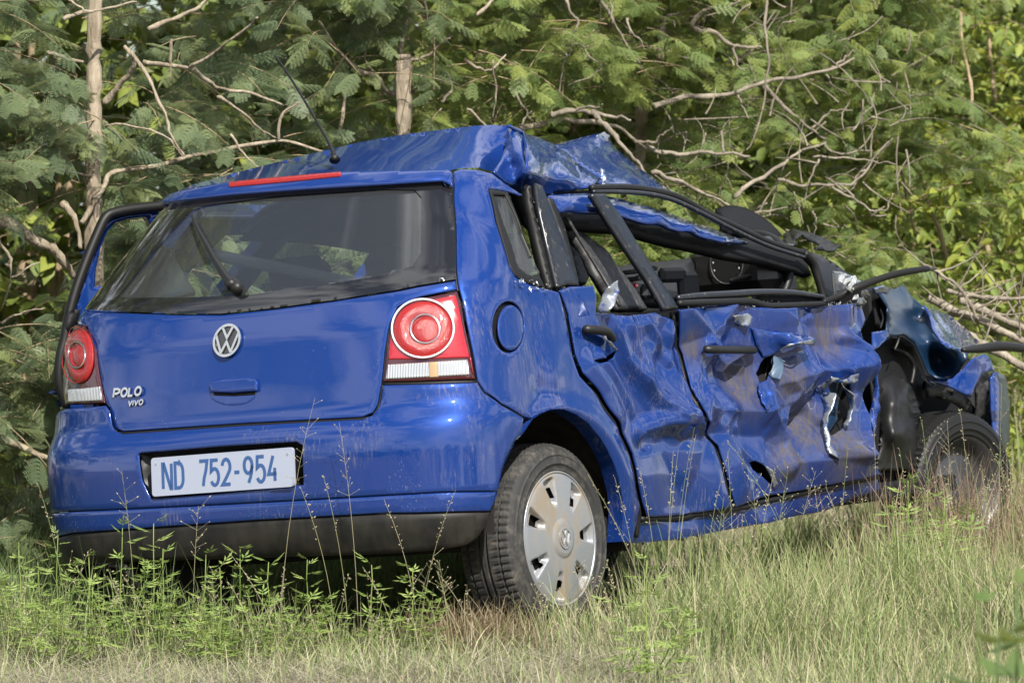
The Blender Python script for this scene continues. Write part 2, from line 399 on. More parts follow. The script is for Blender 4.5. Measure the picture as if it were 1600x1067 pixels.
car = empty('hatchback_car', ORG, 'crashed blue hatchback with crushed roof and doors, white number plate ND 752-954', 'car')
car.matrix_world = Matrix([[*BAS[i], ORG[i]] for i in range(3)] + [[0, 0, 0, 1]])

def table(ws, vs_):
    x = np.linspace(0, 1.8, 361); y = np.interp(x, ws, vs_); k = np.hanning(17); k /= k.sum()
    y = np.convolve(np.pad(y, 8, mode='edge'), k, 'valid'); return lambda q: np.interp(q, x, y)
A_ = table([.10, .25, .45, .65, .85, 1.0, 1.08, 1.25, 1.38, 1.46], [.76, .79, .818, .826, .815, .795, .775, .70, .635, .58])
V0_ = table([.15, .22, .30, .36, .60, .66, .71, .80, .95, 1.06, 1.10, 1.39, 1.46], [.10, .06, .02, .0, .0, .012, .05, .065, .095, .135, .16, .42, .50])
CDEP, NEXP = .40, 3.0
# dent map of the right side, car (v, w) -> outward displacement
DV0, DW0, DST = .4, .1, .006
DNV, DNW = 560, 220
dmap = np.zeros((DNV, DNW))
def dent(v, w):
    i = np.clip((v - DV0) / DST, 0, DNV - 1.001); j = np.clip((w - DW0) / DST, 0, DNW - 1.001)
    i0, j0 = i.astype(int), j.astype(int); fi, fj = i - i0, j - j0
    return (dmap[i0, j0] * (1 - fi) * (1 - fj) + dmap[i0 + 1, j0] * fi * (1 - fj) + dmap[i0, j0 + 1] * (1 - fi) * fj + dmap[i0 + 1, j0 + 1] * fi * fj) * np.clip((v - .42) / .08, 0, 1)
def surf(s, w):
    """point of the smooth body side: s 0 at the rear centre, 1 where the corner ends, then metres forward; s<0 on the left"""
    s, w = np.asarray(s, float), np.asarray(w, float); sg = np.where(s < 0, -1, 1); q = np.abs(s)
    a, v0 = A_(w), V0_(w); ph = np.clip(q, 0, 1) * math.pi / 2
    r = (np.sin(ph) ** NEXP + np.cos(ph) ** NEXP) ** (-1 / NEXP)
    u = a * r * np.sin(ph); v = v0 + CDEP - CDEP * r * np.cos(ph) + np.maximum(0, q - 1)
    u = u + np.where(sg > 0, dent(v, w), 0)
    return np.stack([u * sg, v, w], -1)
def s2L(s):
    q = np.abs(s); return np.sign(s) * np.where(q < .5, 1.32 * q, np.where(q < 1, .66 + .8 * (q - .5), 1.06 + q - 1))
def L2s(L):
    q = np.abs(L); return np.sign(L) * np.where(q < .66, q / 1.32, np.where(q < 1.06, .5 + (q - .66) / .8, 1 + q - 1.06))
def hit(P):
    """pixel -> (L, w) on the body side"""
    d = cray(P); t = np.linspace(10.3, 17, 700)
    def Fv(t):
        X = CC + d[:, None, :] * t[..., None]; u, v, w = X[..., 0], X[..., 1], X[..., 2]
        uu = np.where(u > 0, u - dent(v, w), u); x = np.abs(uu) / A_(w); y = np.clip((V0_(w) + CDEP - v) / CDEP, 0, None)
        return (x ** NEXP + y ** NEXP) ** (1 / NEXP) - 1
    f = Fv(np.broadcast_to(t, (len(d), len(t))))
    neg = f < 0; first = np.argmax(neg, 1); miss = ~neg.any(1); first[miss] = np.argmin(f[miss], 1)
    hi = t[first]; lo = t[np.maximum(first - 1, 0)]
    for _ in range(18):
        mid = (lo + hi) / 2; g = Fv(mid[:, None])[:, 0] < 0; hi = np.where(g, mid, hi); lo = np.where(g, lo, mid)
    tt = np.where(miss, t[first], (lo + hi) / 2); X = CC + d * tt[:, None]
    u, v, w = X.T; x = np.abs(np.where(u > 0, u - dent(v, w), u)) / A_(w); y = (V0_(w) + CDEP - v) / CDEP
    s = np.where(y > 0, np.arctan2(x, np.maximum(y, 1e-9)) / (math.pi / 2), 1 + (v - V0_(w) - CDEP)) * np.sign(u)
    return np.stack([s2L(s), w], 1)
def outline(pts):
    """mixed list of pixels (x, y) and ('sw', s, w) -> (L, w)"""
    px = [p for p in pts if p[0] != 'sw']; h = iter(hit(np.array(px))) if px else iter([])
    return np.array([(s2L(np.array(p[1])), p[2]) if p[0] == 'sw' else next(h) for p in pts], float)
def project(P):
    q_ = to_world(P) - CAMP; z = q_ @ cF; return np.stack([800 + FPX * (q_ @ cR) / z, 533.5 - FPX * (q_ @ cU) / z], 1)
def outline_at(pts, off):
    """outline whose raised (or sunk) sheet, not the bare body, lies under the traced pixels"""
    if abs(off) < .0015: return outline(pts)
    cur = [p if p[0] == 'sw' else (float(p[0]), float(p[1])) for p in pts]; k = [i for i, p in enumerate(pts) if p[0] != 'sw']
    for _ in range(3):
        lw = outline(cur); s = L2s(lw[:, 0]); X = project(surf(s, lw[:, 1]) + normals(s, lw[:, 1]) * off)
        for i in k:
            e = np.array(pts[i], float) - X[i]; n_ = np.linalg.norm(e); e = e * min(1, 14 / (n_ + 1e-9)); cur[i] = (cur[i][0] + .8 * e[0], cur[i][1] + .8 * e[1])
    return outline(cur)
def inset(poly, d):
    poly = dedupe(poly); a = np.roll(poly, 1, 0); b = np.roll(poly, -1, 0)
    area = 0.5 * np.sum(poly[:, 0] * b[:, 1] - b[:, 0] * poly[:, 1]); sg = 1 if area > 0 else -1
    e1 = poly - a; e2 = b - poly; e1 /= np.linalg.norm(e1, axis=1)[:, None] + 1e-9; e2 /= np.linalg.norm(e2, axis=1)[:, None] + 1e-9
    n1 = np.stack([-e1[:, 1], e1[:, 0]], 1) * sg; n2 = np.stack([-e2[:, 1], e2[:, 0]], 1) * sg
    n = n1 + n2; n /= np.linalg.norm(n, axis=1)[:, None] + 1e-9
    return poly + n * (d / np.clip((n * n1).sum(1), .5, 1))[:, None]
def normals(s, w):
    e = 1e-3; s = np.asarray(s); du = surf(s + e, w) - surf(s - e, w); dw = surf(s, w + e) - surf(s, w - e)
    n = np.cross(du, dw); return n / (np.linalg.norm(n, axis=-1)[..., None] + 1e-12)
def panel(name, pts, m, parent=car, step=.014, gap=.002, off=0.0, thick=.008, holes=(), lw=False, edge=.002, fn=None):
    """a body panel whose outline is traced on the body side"""
    poly = np.asarray(pts, float) if lw else outline_at(pts, off if -.012 < off else 0)
    if gap: poly = inset(poly, gap)
    hs = [outline(h) if not lw else np.asarray(h) for h in holes]
    v, f, poly, hs = cdt(poly, hs, step, ring=.0035 if edge else 0.0)
    s, w = L2s(v[:, 0]), v[:, 1]; P = surf(s, w); n = normals(s, w)
    d = edge_dist(v, poly)
    for h in hs: d = np.minimum(d, edge_dist(v, h))
    o = off - edge * np.clip(1 - d / .003, 0, 1)
    if fn: o = o + fn(v[:, 0], w, d, P)
    P = P + n * np.asarray(o)[:, None]
    ob = mesh(name, P, f, m, parent)
    if thick: solid(ob, thick)
    return ob
def seam(name, pts, r=.006, off=-.010, m=None, parent=car, n=5):
    lw = outline(pts); lw = spl(lw, n); s = L2s(lw[:, 0]); P = surf(s, lw[:, 1]) + normals(s, lw[:, 1]) * off
    return tube(name, P, r, m or M['rubber'], parent, 6)
def free(name, pts, m, parent=car, axis=0, step=6, thick=.006, holes=(), wob=0.0, wl=.12, sharp=1.5, ctrl=(), flip=False, seed=0):
    """a bent sheet: outline (x, y, value) with value the car coordinate along axis; inner control points in ctrl"""
    P = np.asarray(pts, float); C = np.concatenate([P, np.asarray(ctrl, float).reshape(-1, 3)])
    v, f, *_ = cdt(P[:, :2], [np.asarray(h, float)[:, :2] for h in holes], step)
    Q = np.concatenate([resample(np.concatenate([P, P[:1]]), step * 2.5, False), np.asarray(ctrl, float).reshape(-1, 3)])
    c0 = Q[:, :2].mean(0); qs = (Q[:, :2] - c0) / 100; vs2 = (v - c0) / 100
    ker = lambda A, B: (lambda r2: .5 * r2 * np.log(r2 + 1e-12))(((A[:, None] - B[None]) ** 2).sum(2))
    nq = len(Q); K = np.zeros((nq + 3, nq + 3)); K[:nq, :nq] = ker(qs, qs) + 2e-3 * np.eye(nq); K[:nq, nq] = 1; K[:nq, nq + 1:] = qs; K[nq, :nq] = 1; K[nq + 1:, :nq] = qs.T
    sol = np.linalg.solve(K, np.concatenate([Q[:, 2], [0, 0, 0]])); val = ker(vs2, qs) @ sol[:nq] + sol[nq] + vs2 @ sol[nq + 1:]; val = np.clip(val, Q[:, 2].min() - .04, Q[:, 2].max() + .04)
    X = on(axis, np.column_stack([v, val]))
    if wob:
        from mathutils import noise
        k = np.array([noise.noise(Vector(p / wl) + Vector((seed * 7.1, 0, 0))) + .5 * noise.noise(Vector(p / wl * 2.3) + Vector((seed, 3, 0))) for p in X])
        X[:, axis] += wob * k
    f = f[:, ::-1] if not flip else f      # pixel y runs down: reverse so that faces look at the camera side
    o = mesh(name, X, f, m, parent)
    if thick: solid(o, thick)
    return o
def Z(ox, oy, pts, k=3.2): return [(ox + p[0] / k, oy + p[1] / k, *p[2:]) for p in pts]
z4 = lambda *p: Z(700, 430, p); z5 = lambda *p: Z(1100, 480, p); z3 = lambda *p: Z(1100, 250, p); z2 = lambda *p: Z(700, 150, p); z1 = lambda *p: Z(0, 150, p, 2.0)
z7 = lambda *p: Z(600, 630, p); z6 = lambda *p: Z(50, 550, p)
def wu(pts, u): return [(p[0], p[1], u) for p in pts]

# ------------------------------------------------------------------ dents of the right side
gv, gw = np.meshgrid(DV0 + np.arange(DNV) * DST, DW0 + np.arange(DNW) * DST, indexing='ij')
def lerp_field(sp, amp, seed):
    """piecewise flat facets, like crumpled sheet"""
    r = np.random.default_rng(seed); nv, nw = int(3.4 / sp) + 3, int(1.35 / sp) + 3
    px = (np.arange(nv)[:, None] - 1 + r.uniform(-.38, .38, (nv, nw))) * sp + DV0; pw = (np.arange(nw)[None, :] - 1 + r.uniform(-.38, .38, (nv, nw))) * sp + DW0
    h = r.uniform(-1, 1, (nv, nw)) * amp; pts = [Vector((a, b)) for a, b in zip(px.ravel(), pw.ravel())]
    v, e, f, *_ = delaunay_2d_cdt(pts, [], [], 0, 1e-6); v = np.array([(p.x, p.y) for p in v]); hh = h.ravel(); out = np.zeros_like(gv)
    for t in f:
        a, b, c = v[t[0]], v[t[1]], v[t[2]]
        lo = np.minimum(np.minimum(a, b), c); hi = np.maximum(np.maximum(a, b), c)
        i0, i1 = int(max(0, (lo[0] - DV0) / DST)), int(min(DNV, (hi[0] - DV0) / DST + 2)); j0, j1 = int(max(0, (lo[1] - DW0) / DST)), int(min(DNW, (hi[1] - DW0) / DST + 2))
        if i1 <= i0 or j1 <= j0: continue
        X, Y = gv[i0:i1, j0:j1], gw[i0:i1, j0:j1]; D = (b[1] - c[1]) * (a[0] - c[0]) + (c[0] - b[0]) * (a[1] - c[1])
        if abs(D) < 1e-12: continue
        l0 = ((b[1] - c[1]) * (X - c[0]) + (c[0] - b[0]) * (Y - c[1])) / D; l1 = ((c[1] - a[1]) * (X - c[0]) + (a[0] - c[0]) * (Y - c[1])) / D; l2 = 1 - l0 - l1
        k = (l0 >= -1e-6) & (l1 >= -1e-6) & (l2 >= -1e-6); out[i0:i1, j0:j1][k] = (l0 * hh[t[0]] + l1 * hh[t[1]] + l2 * hh[t[2]])[k]
    return out
def blur(a, n):
    k = np.hanning(2 * n + 3)[1:-1]; k /= k.sum()
    for ax in (0, 1): a = np.apply_along_axis(lambda r: np.convolve(np.pad(r, n, mode='edge'), k, 'valid'), ax, a)
    return a
def vw_of(px):
    lw = hit(np.array(px, float)); P = surf(L2s(lw[:, 0]), lw[:, 1]); return P[:, 1:]
crush = np.clip((gv - .98) / .35, 0, 1) * np.clip((3.0 - gv) / .2, 0, 1) * np.clip((gw - .24) / .10, 0, 1)
crush = crush * crush * (3 - 2 * crush)
def ridge(px, amp, wid, sharp=1.0):
    P = vw_of(px); d = np.full(gv.shape, 9.)
    for a, b in zip(P[:-1], P[1:]):
        ab = b - a; t = np.clip(((gv - a[0]) * ab[0] + (gw - a[1]) * ab[1]) / (ab @ ab + 1e-9), 0, 1)
        d = np.minimum(d, np.hypot(gv - a[0] - t * ab[0], gw - a[1] - t * ab[1]))
    return amp * np.clip(1 - d / wid, 0, 1) ** sharp
def dimple(px, amp, rv, rw):
    c = vw_of([px])[0]; return amp * np.exp(-((gv - c[0]) / rv) ** 2 - ((gw - c[1]) / rw) ** 2)
acc = (lerp_field(.24, .055, 3) + lerp_field(.12, .007, 5)) * crush * (.55 + .45 * np.clip((gv - 1.4) / .3, 0, 1)) + blur(lerp_field(.20, .006, 9), 6) * (1 - crush)
new = [
 dimple((1110, 600), -.050, .30, .25), dimple((1250, 640), -.055, .26, .22), dimple((1150, 570), -.035, .12, .10), dimple((1300, 560), -.03, .12, .14),
 ridge(z4((880, 230), (1000, 490), (1160, 710)), .030, .09), ridge(z4((850, 400), (940, 560), (1000, 780)), -.020, .07), ridge(z4((720, 450), (800, 560), (850, 700)), .014, .06),
 ridge(z4((1080, 330), (1000, 480)), .018, .06), ridge(z4((960, 790), (1110, 740), (1290, 740)), .028, .05), ridge(z4((960, 830), (1100, 800), (1280, 800)), -.012, .05),
 ridge(z4((1150, 300), (1180, 480), (1250, 660)), .020, .05), ridge(z4((890, 250), (1060, 250)), .012, .05),
 ridge(z5((680, 0), (700, 120), (790, 290)), .045, .10), ridge(z5((350, 400), (560, 320), (760, 300)), .045, .08), ridge(z5((340, 510), (560, 430)), .022, .06),
 ridge(z5((400, 700), (600, 420)), -.030, .08), ridge(z5((20, 500), (350, 520), (410, 600)), .040, .08), ridge(z5((400, 780), (850, 740)), .040, .09), ridge(z5((60, 300), (120, 500)), -.02, .06),
 ridge(z5((480, 60), (520, 260)), -.022, .07), ridge(z5((430, 620), (420, 800)), .025, .05), ridge(z5((140, 640), (200, 900)), .02, .07), ridge(z5((820, 240), (840, 480), (800, 640)), .03, .06),
 ridge(z4((800, 200), (900, 420), (1010, 560), (1090, 640), (1230, 700)), .020, .032), ridge(z4((760, 400), (850, 520), (940, 700), (960, 800)), .018, .03), ridge(z4((1010, 230), (1090, 330), (1150, 420)), .016, .03), ridge(z4((930, 210), (1000, 480)), -.014, .025),
 ridge(z5((60, 170), (160, 250), (250, 290)), .018, .03), ridge(z5((120, 120), (60, 300), (30, 450)), .016, .03), ridge(z5((560, 50), (640, 250), (700, 330)), .020, .03), ridge(z5((690, 150), (760, 200), (800, 330)), .022, .035), ridge(z5((380, 330), (470, 420), (420, 560), (440, 700)), .020, .035), ridge(z5((620, 700), (760, 740), (850, 700)), .022, .04), ridge(z5((420, 600), (560, 540), (600, 600)), -.018, .03), ridge(z5((200, 600), (230, 700), (300, 780)), .014, .03),
 dimple((800, 592), .006, .05, .05), dimple((865, 585), .008, .06, .06), dimple((900, 520), -.006, .08, .12), dimple((845, 610), -.008, .05, .04), dimple((835, 520), -.007, .07, .16), dimple((760, 345), -.008, .05, .10)]
acc += sum(new)
rr = np.hypot(gv - .62, gw - .285)
acc += .016 * np.clip(1 - np.abs(rr - .385) / .05, 0, 1)                    # flared wheel arch lip
dmap[:] = blur(acc, 0) if False else acc

# ------------------------------------------------------------------ rear: tailgate, window, bumper
HL = [(597, 599), (591, 632), (583, 645), (566, 652), (380, 662), (192, 675), (180, 671), (175, 662), (171, 640)]          # seam under the tailgate, right to left
GL = [(128, 484), (200, 488), (275, 491), (345, 491), (430, 482), (520, 470), (620, 454), (713, 437)]                      # under the rear window
LRi = [(597, 599), (602, 550), (610, 505), (622, 480), (660, 464), (716, 453)]                                             # inner edge of the right lamp
LLi = [(165, 632), (150, 540), (136, 512), (118, 505)]
tail = panel('tailgate', GL + LRi[::-1][0:1] + LRi[::-1] + HL[1:] + [(171, 640)] + LLi, M['paint'], gap=.0022, step=.016)
# rounded recess under the handle
def arc(cx, cy, rx, ry, a0=0, a1=360, n=28): return [(cx + rx * math.cos(math.radians(a)), cy + ry * math.sin(math.radians(a))) for a in np.linspace(a0, a1, n, endpoint=(a1 - a0) % 360 != 0)]
hrec = [(327, 612), (402, 610)] + arc(364, 616, 37, 19, 0, 180, 14)
panel('handle_recess', hrec, M['paint'], tail, .007, 0, .001, 0, fn=lambda L, w, d, P: -.0 - .0 * d)
panel('handle', [(326, 600), (330, 594), (345, 591), (385, 589), (398, 591), (402, 597), (401, 611), (364, 614), (328, 613)], M['paint'], tail, .007, 0, .012, .014, edge=.004)
panel('handle_shadow', [(332, 613), (364, 614.5), (399, 611.5), (398, 617), (364, 619), (334, 618)], M['rubber'], tail, .007, 0, .003, .003)  # black strip drawn in as the handle's shadow on the tailgate
# window: black border and clear pane
GW = [(250, 319), (360, 304), (470, 296), (600, 288), (689, 283), (707, 291), (714, 436)]
glass_out = GL[::-1] + [(128, 484)] + GW
pane = [(183, 465), (245, 388), (300, 330), (318, 322), (440, 306), (600, 296), (648, 297), (658, 308), (658, 395), (645, 415), (610, 428), (500, 447), (375, 462), (280, 465)]
win = panel('rear_window', GL + GW[::-1], M['trim'], gap=.002, step=.011, thick=0, holes=[pane], off=.0, edge=0)
M['frit'] = mat('window_border', (0.010, 0.010, 0.011), 0.08, 0, 1.0); win.data.materials[0] = M['frit']
panel('pane', pane, M['glass'], win, .011, -.006, -.0045, 0, edge=0)
# spoiler with high brake lamp
panel('spoiler', [(247, 319), (360, 303.5), (470, 295.5), (600, 287.5), (690, 282), (708, 289), (707, 268), (700, 264), (620, 265), (532, 267), (445, 274), (357, 283), (290, 295), (252, 305)], M['paint'], gap=.0, step=.012, off=.022, thick=.03, edge=.006)
panel('brake_light', [(357, 284), (400, 279), (445, 275), (490, 271), (532, 267.5), (532, 274.5), (490, 279), (445, 283.5), (400, 287.5), (357, 291.5)], M['redlight'], gap=0, step=.01, off=.027, thick=.01)
# bumper
arch_r = [(819, 652), (831, 655), (816, 677), (803, 692), (790, 718), (784, 733), (778, 761), (775, 774), (769, 790)]
rec = [(221, 709), (350, 698), (466, 691), (476, 697), (477, 757), (350, 770), (240, 779), (226, 750)]
bump_o = panel('rear_bumper', [('sw', -1.25, .74), ('sw', -1.0, .74), (103, 638), (165, 633)] + [(171, 641), (175, 663), (180, 672), (192, 677), (380, 664), (566, 654), (583, 647), (592, 634), (598, 601)] + [(672, 599), (746, 597), (757, 614), (784, 633), (819, 653)] + arch_r[2:7] + [(776, 768), (690, 769), (600, 774), (350, 788), (106, 799), ('sw', -1.0, .47), ('sw', -1.25, .47)],
       M['paint_low'], step=.014, holes=[rec], gap=.0015, off=.012)
panel('bumper_band', [('sw', -1.25, .47), ('sw', -1.0, .47), (106, 799), (350, 788), (600, 774), (690, 769), (776, 768), (774, 776), (767, 799), (600, 802), (400, 813), (112, 833), ('sw', -1.0, .375), ('sw', -1.25, .375)], M['paint_low'], step=.016, gap=.0012, off=.011)
panel('plate_recess', rec, M['plastic'], bump_o, .014, -.004, -.004, 0, fn=lambda L, w, d, P: -.022 * np.clip(d / .012, 0, 1))
panel('bumper_skirt', [('sw', -1.2, .37), ('sw', -1.0, .372), (112, 833), (400, 813), (600, 802), (767, 799), (762, 820), (748, 840), (728, 853), (690, 860), (600, 866), (450, 871), (280, 876), (150, 880), ('sw', -1.0, .24), ('sw', -1.2, .24)], M['skirt'], step=.02, gap=.001, off=.006, edge=.004)
seam('seam', HL, .007); seam('seam', [(708, 268), (712, 360), (714, 436), (717, 453)], .006, -.012); seam('seam', [(597, 599), (672, 598), (746, 596)], .007, -.008)
seam('seam', [(746, 597), (757, 614), (784, 633), (819, 653)], .005, -.007); seam('seam', [(106, 799), (350, 788), (600, 774), (690, 769), (776, 768)], .006, -.004)
seam('seam', GL, .006, -.014); seam('seam', LRi[:4], .006, -.01); seam('seam', LLi, .006, -.01)
# number plate in its recess: traced plane, local x right, z up
pc = on(1, [(348.5, 737.5, -.008)])[0]
plate = mesh('number_plate', [], [], M['platerim'], car); plate.location = pc
PT = math.radians(-4)
Rp = np.array([[1, 0, 0], [0, math.cos(PT), -math.sin(PT)], [0, math.sin(PT), math.cos(PT)]])
def rrect(wd, ht, r, y0, y1, n=5):
    P = []
    for cx, cz, a in ((wd / 2 - r, ht / 2 - r, 0), (-wd / 2 + r, ht / 2 - r, 90), (-wd / 2 + r, -ht / 2 + r, 180), (wd / 2 - r, -ht / 2 + r, 270)):
        for k in range(n): t = math.radians(a + 90 * k / (n - 1)); P.append((cx + r * math.cos(t), cz + r * math.sin(t)))
    k = len(P); V = [(x, y0, z) for x, z in P] + [(x, y1, z) for x, z in P]
    Fc = [tuple(range(k))[::-1], tuple(range(k, 2 * k))] + [(i, (i + 1) % k, k + (i + 1) % k, k + i) for i in range(k)]
    return V, Fc
def rebuild(o, V, F, smooth=False):
    me = o.data; me.clear_geometry(); me.from_pydata([tuple(v) for v in np.asarray(V) @ Rp.T], [], F); me.update()
    if smooth: me.polygons.foreach_set('use_smooth', [True] * len(me.polygons))
V, Fc = rrect(.522, .115, .010, -.004, .008); rebuild(plate, [(x, -y, z) for x, y, z in V], [f[::-1] for f in Fc])
def pl(name, V, F, m):
    V = np.asarray(V) @ Rp.T; return mesh(name, V, F, m, plate, False)
V, Fc = rrect(.508, .101, .006, .004, .0065); pl('plate_face', [(x, -y, z) for x, y, z in V], [f[::-1] for f in Fc], M['white'])
def ribbon(P, wd, closed=False):
    """mitred flat stroke in 2D -> list of quads (2D points)"""
    P = np.asarray(P, float); n = len(P); L, Rr = [], []
    for i in range(n):
        a = P[i] - P[(i - 1) % n] if (i > 0 or closed) else P[1] - P[0]; b = P[(i + 1) % n] - P[i] if (i < n - 1 or closed) else P[-1] - P[-2]
        a = a / (np.linalg.norm(a) + 1e-9); b = b / (np.linalg.norm(b) + 1e-9); na, nb = np.array([-a[1], a[0]]), np.array([-b[1], b[0]])
        m_ = na + nb; m_ /= np.linalg.norm(m_) + 1e-9; k = wd / 2 / max(.45, m_ @ na); L.append(P[i] + m_ * k); Rr.append(P[i] - m_ * k)
    return np.array(L), np.array(Rr)
def strokes_geo(strokes, wd, y0, y1):
    V, F = [], []
    for P in strokes:
        closed = isinstance(P, tuple); L, Rr = ribbon(np.array(P[0] if closed else P), wd, closed); b = len(V); n = len(L)
        for y in (y0, y1): V += [(p[0], y, p[1]) for p in L] + [(p[0], y, p[1]) for p in Rr]
        for i in range(n if closed else n - 1):
            j = (i + 1) % n
            l0, l1, r0, r1 = b + i, b + j, b + n + i, b + n + j; L0, L1, R0_, R1 = [k + 2 * n for k in (l0, l1, r0, r1)]
            F += [(l0, l1, r1, r0), (L0, R0_, R1, L1), (l0, L0, L1, l1), (r0, r1, R1, R0_)]
        if not closed: F += [(b, b + n, b + 3 * n, b + 2 * n), (b + n - 1, b + 3 * n - 1, b + 4 * n - 1, b + 2 * n - 1)]
    return V, F
def ell(cx, cz, rx, rz, a0, a1, n=9): return [(cx + rx * math.cos(math.radians(a)), cz + rz * math.sin(math.radians(a))) for a in np.linspace(a0, a1, n)]
GLY = {'N': [[(-.15, 0), (-.15, 1), (.0, 1), (.82, 0), (.97, 0), (.97, 1)]],
 'D': [([(0, 0), (0, 1), (.45, 1)] + ell(.45, .65, .55, .35, 90, 0, 6) + ell(.45, .35, .55, .35, 0, -90, 6),)],
 '7': [[(0, 1), (1, 1), (.82, .62), (.55, .3), (.42, 0)]],
 '5': [[(.95, 1), (.12, 1), (.06, .56)] + ell(.5, .33, .5, .33, 120, -150, 14)],
 '2': [ell(.5, .70, .5, .30, 170, -30, 12) + [(.55, .30), (0, 0), (1, 0)]],
 '-': [[(0.1, .45), (.9, .45)]],
 '9': [([*ell(.5, .69, .5, .31, -180, 180, 18)][:-1],), [(1, .69), (.9, .40), (.72, .18), (.5, 0)]],
 '4': [[(.62, 1), (0, .28), (1, .28)], [(.78, .52), (.78, 0)]]}
CH, CW = .074, .029
for ch, cx in zip('ND752-954', (.056, .098, .189, .230, .273, .312, .354, .399, .442)):
    st_ = [tuple([[((x - .5) * CW + cx - .255, (z - .5) * CH) for x, z in s_[0]]]) if isinstance(s_, tuple) else [((x - .5) * CW * (.8 if ch == '-' else 1) + cx - .255, (z - .5) * CH) for x, z in s_] for s_ in GLY[ch]]
    V, Fc = strokes_geo(st_, .0108, -.0085, -.006); pl('character', V, Fc, M['ink'])
for sx in (-.243, .243):
    V, Fc = rrect(.008, .008, .0039, .006, .009); pl('screw', [(x + sx, -y, z + .038) for x, y, z in V], [f[::-1] for f in Fc], M['chrome'])
# round badge on the tailgate
ec = outline([(357.5, 533)])[0]; es = L2s(ec[0:1]); eP = surf(es, ec[1:2])[0]; eN = normals(es, ec[1:2])[0]
emb = mesh('emblem', [], [], M['frit'], tail); 
upv = np.array([0, 0, 1.]) - eN[2] * eN; upv /= np.linalg.norm(upv); rtv = np.cross(upv, eN) * 1; rtv /= np.linalg.norm(rtv)
if rtv[0] < 0: rtv = -rtv
def place(V, P, rt, n, up): V = np.asarray(V, float); return P + V[:, :1] * rt - V[:, 1:2] * n + V[:, 2:] * up
circ = [(.050 * math.cos(a), .050 * math.sin(a)) for a in np.linspace(0, 2 * math.pi, 40, endpoint=False)]
k = len(circ); V = [(x, -.001, z) for x, z in circ] + [(x, -.006, z) for x, z in circ]
emb.data.from_pydata([tuple(p) for p in place(V, eP, rtv, eN, upv)], [], [tuple(range(k, 2 * k))] + [(i, (i + 1) % k, k + (i + 1) % k, k + i) for i in range(k)]); emb.data.update()
r_e = .0475
def logo(parent, P, rt, n, up, R, d0, d1, m, wd=.17):
    ring = ([(R * math.cos(a), R * math.sin(a)) for a in np.linspace(0, 2 * math.pi, 44, endpoint=False)],)
    V, F = strokes_geo([ring], R * .17, -d0, -d1); mesh('badge_ring', place(V, P, rt, n, up), F, m, parent, False)
    vv = [[(-.36 * R, .84 * R), (0, .02 * R), (.36 * R, .84 * R)]]; ww = [[(-.80 * R, .50 * R), (-.40 * R, -.72 * R), (0, .0 - .02 * R), (.40 * R, -.72 * R), (.80 * R, .50 * R)]]
    vv = [[(-.40 * R, .86 * R), (0, .16 * R), (.40 * R, .86 * R)]]; ww = [[(-.86 * R, .38 * R), (-.38 * R, -.78 * R), (0, -.10 * R), (.38 * R, -.78 * R), (.86 * R, .38 * R)]]
    for nm, s_ in (('badge_letter', vv), ('badge_letter', ww)):
        V, F = strokes_geo(s_, R * wd, -d0, -d1); mesh(nm, place(V, P, rt, n, up), F, m, parent, False)
logo(tail, eP, rtv, eN, upv, r_e, .005, .011, M['chrome'])
# model lettering, one raised letter each
def letters(txt, px, h, gapw, shear):
    dg = None
    lw = outline([px])[0]; x = 0.0
    s = L2s(lw[0:1]); P = surf(s, lw[1:2])[0]; n = normals(s, lw[1:2])[0]; up = np.array([0, 0, 1.]) - n[2] * n; up /= np.linalg.norm(up); rt = np.cross(up, n)
    if rt[0] < 0: rt = -rt
    for c in txt:
        st2 = {'P': [[(0, 0), (0, 1), (.6, 1), (1, .85), (1, .6), (.6, .42), (0, .42)]], 'O': [(ell(.5, .5, .5, .5, 0, 360, 17)[:-1],)], 'L': [[(0, 1), (0, 0), (.95, 0)]], 'V': [[(0, 1), (.5, 0), (1, 1)]], 'I': [[(0, 0), (0, 1)]]}[c]
        wd = {'I': .05, 'L': .75}.get(c, 1.0) * h * 1.02; pts = []
        for s_ in st2:
            g = lambda q: [(x + a * wd + shear * b * h, b * h) for a, b in q]
            pts.append((g(s_[0]),) if isinstance(s_, tuple) else g(s_))
        V, F = strokes_geo(pts, h * .29, -.001, -.006); mesh('letter', place(V, P, rt, n, up), F, M['chrome'], tail, False); x += wd + gapw
letters('POLO', (179, 621), .0245, .0085, .12); letters('VIVO', (202, 634), .0145, .0050, .2)
# wiper
wp = outline([(372, 456), (352, 430), (328, 388), (316, 366), (304, 341)]); ws = L2s(wp[:, 0]); wP = surf(ws, wp[:, 1]); wN = normals(ws, wp[:, 1])
wip = tube('wiper', spl(wP + wN * np.array([.03, .034, .030, .024, .016])[:, None], 4), np.interp(np.arange(17), [0, 2, 8, 16], [.018, .013, .008, .004]), M['plastic'], car, 8)
hb = outline([(361, 446), (380, 458)]); hs_ = L2s(hb[:, 0]); hP = surf(hs_, hb[:, 1]) + normals(hs_, hb[:, 1]) * .018
tube('wiper_hub', spl([hP[0], hP.mean(0), hP[1]], 3), [.012, .019, .022, .022, .021, .018, .010], M['plastic'], wip, 10)
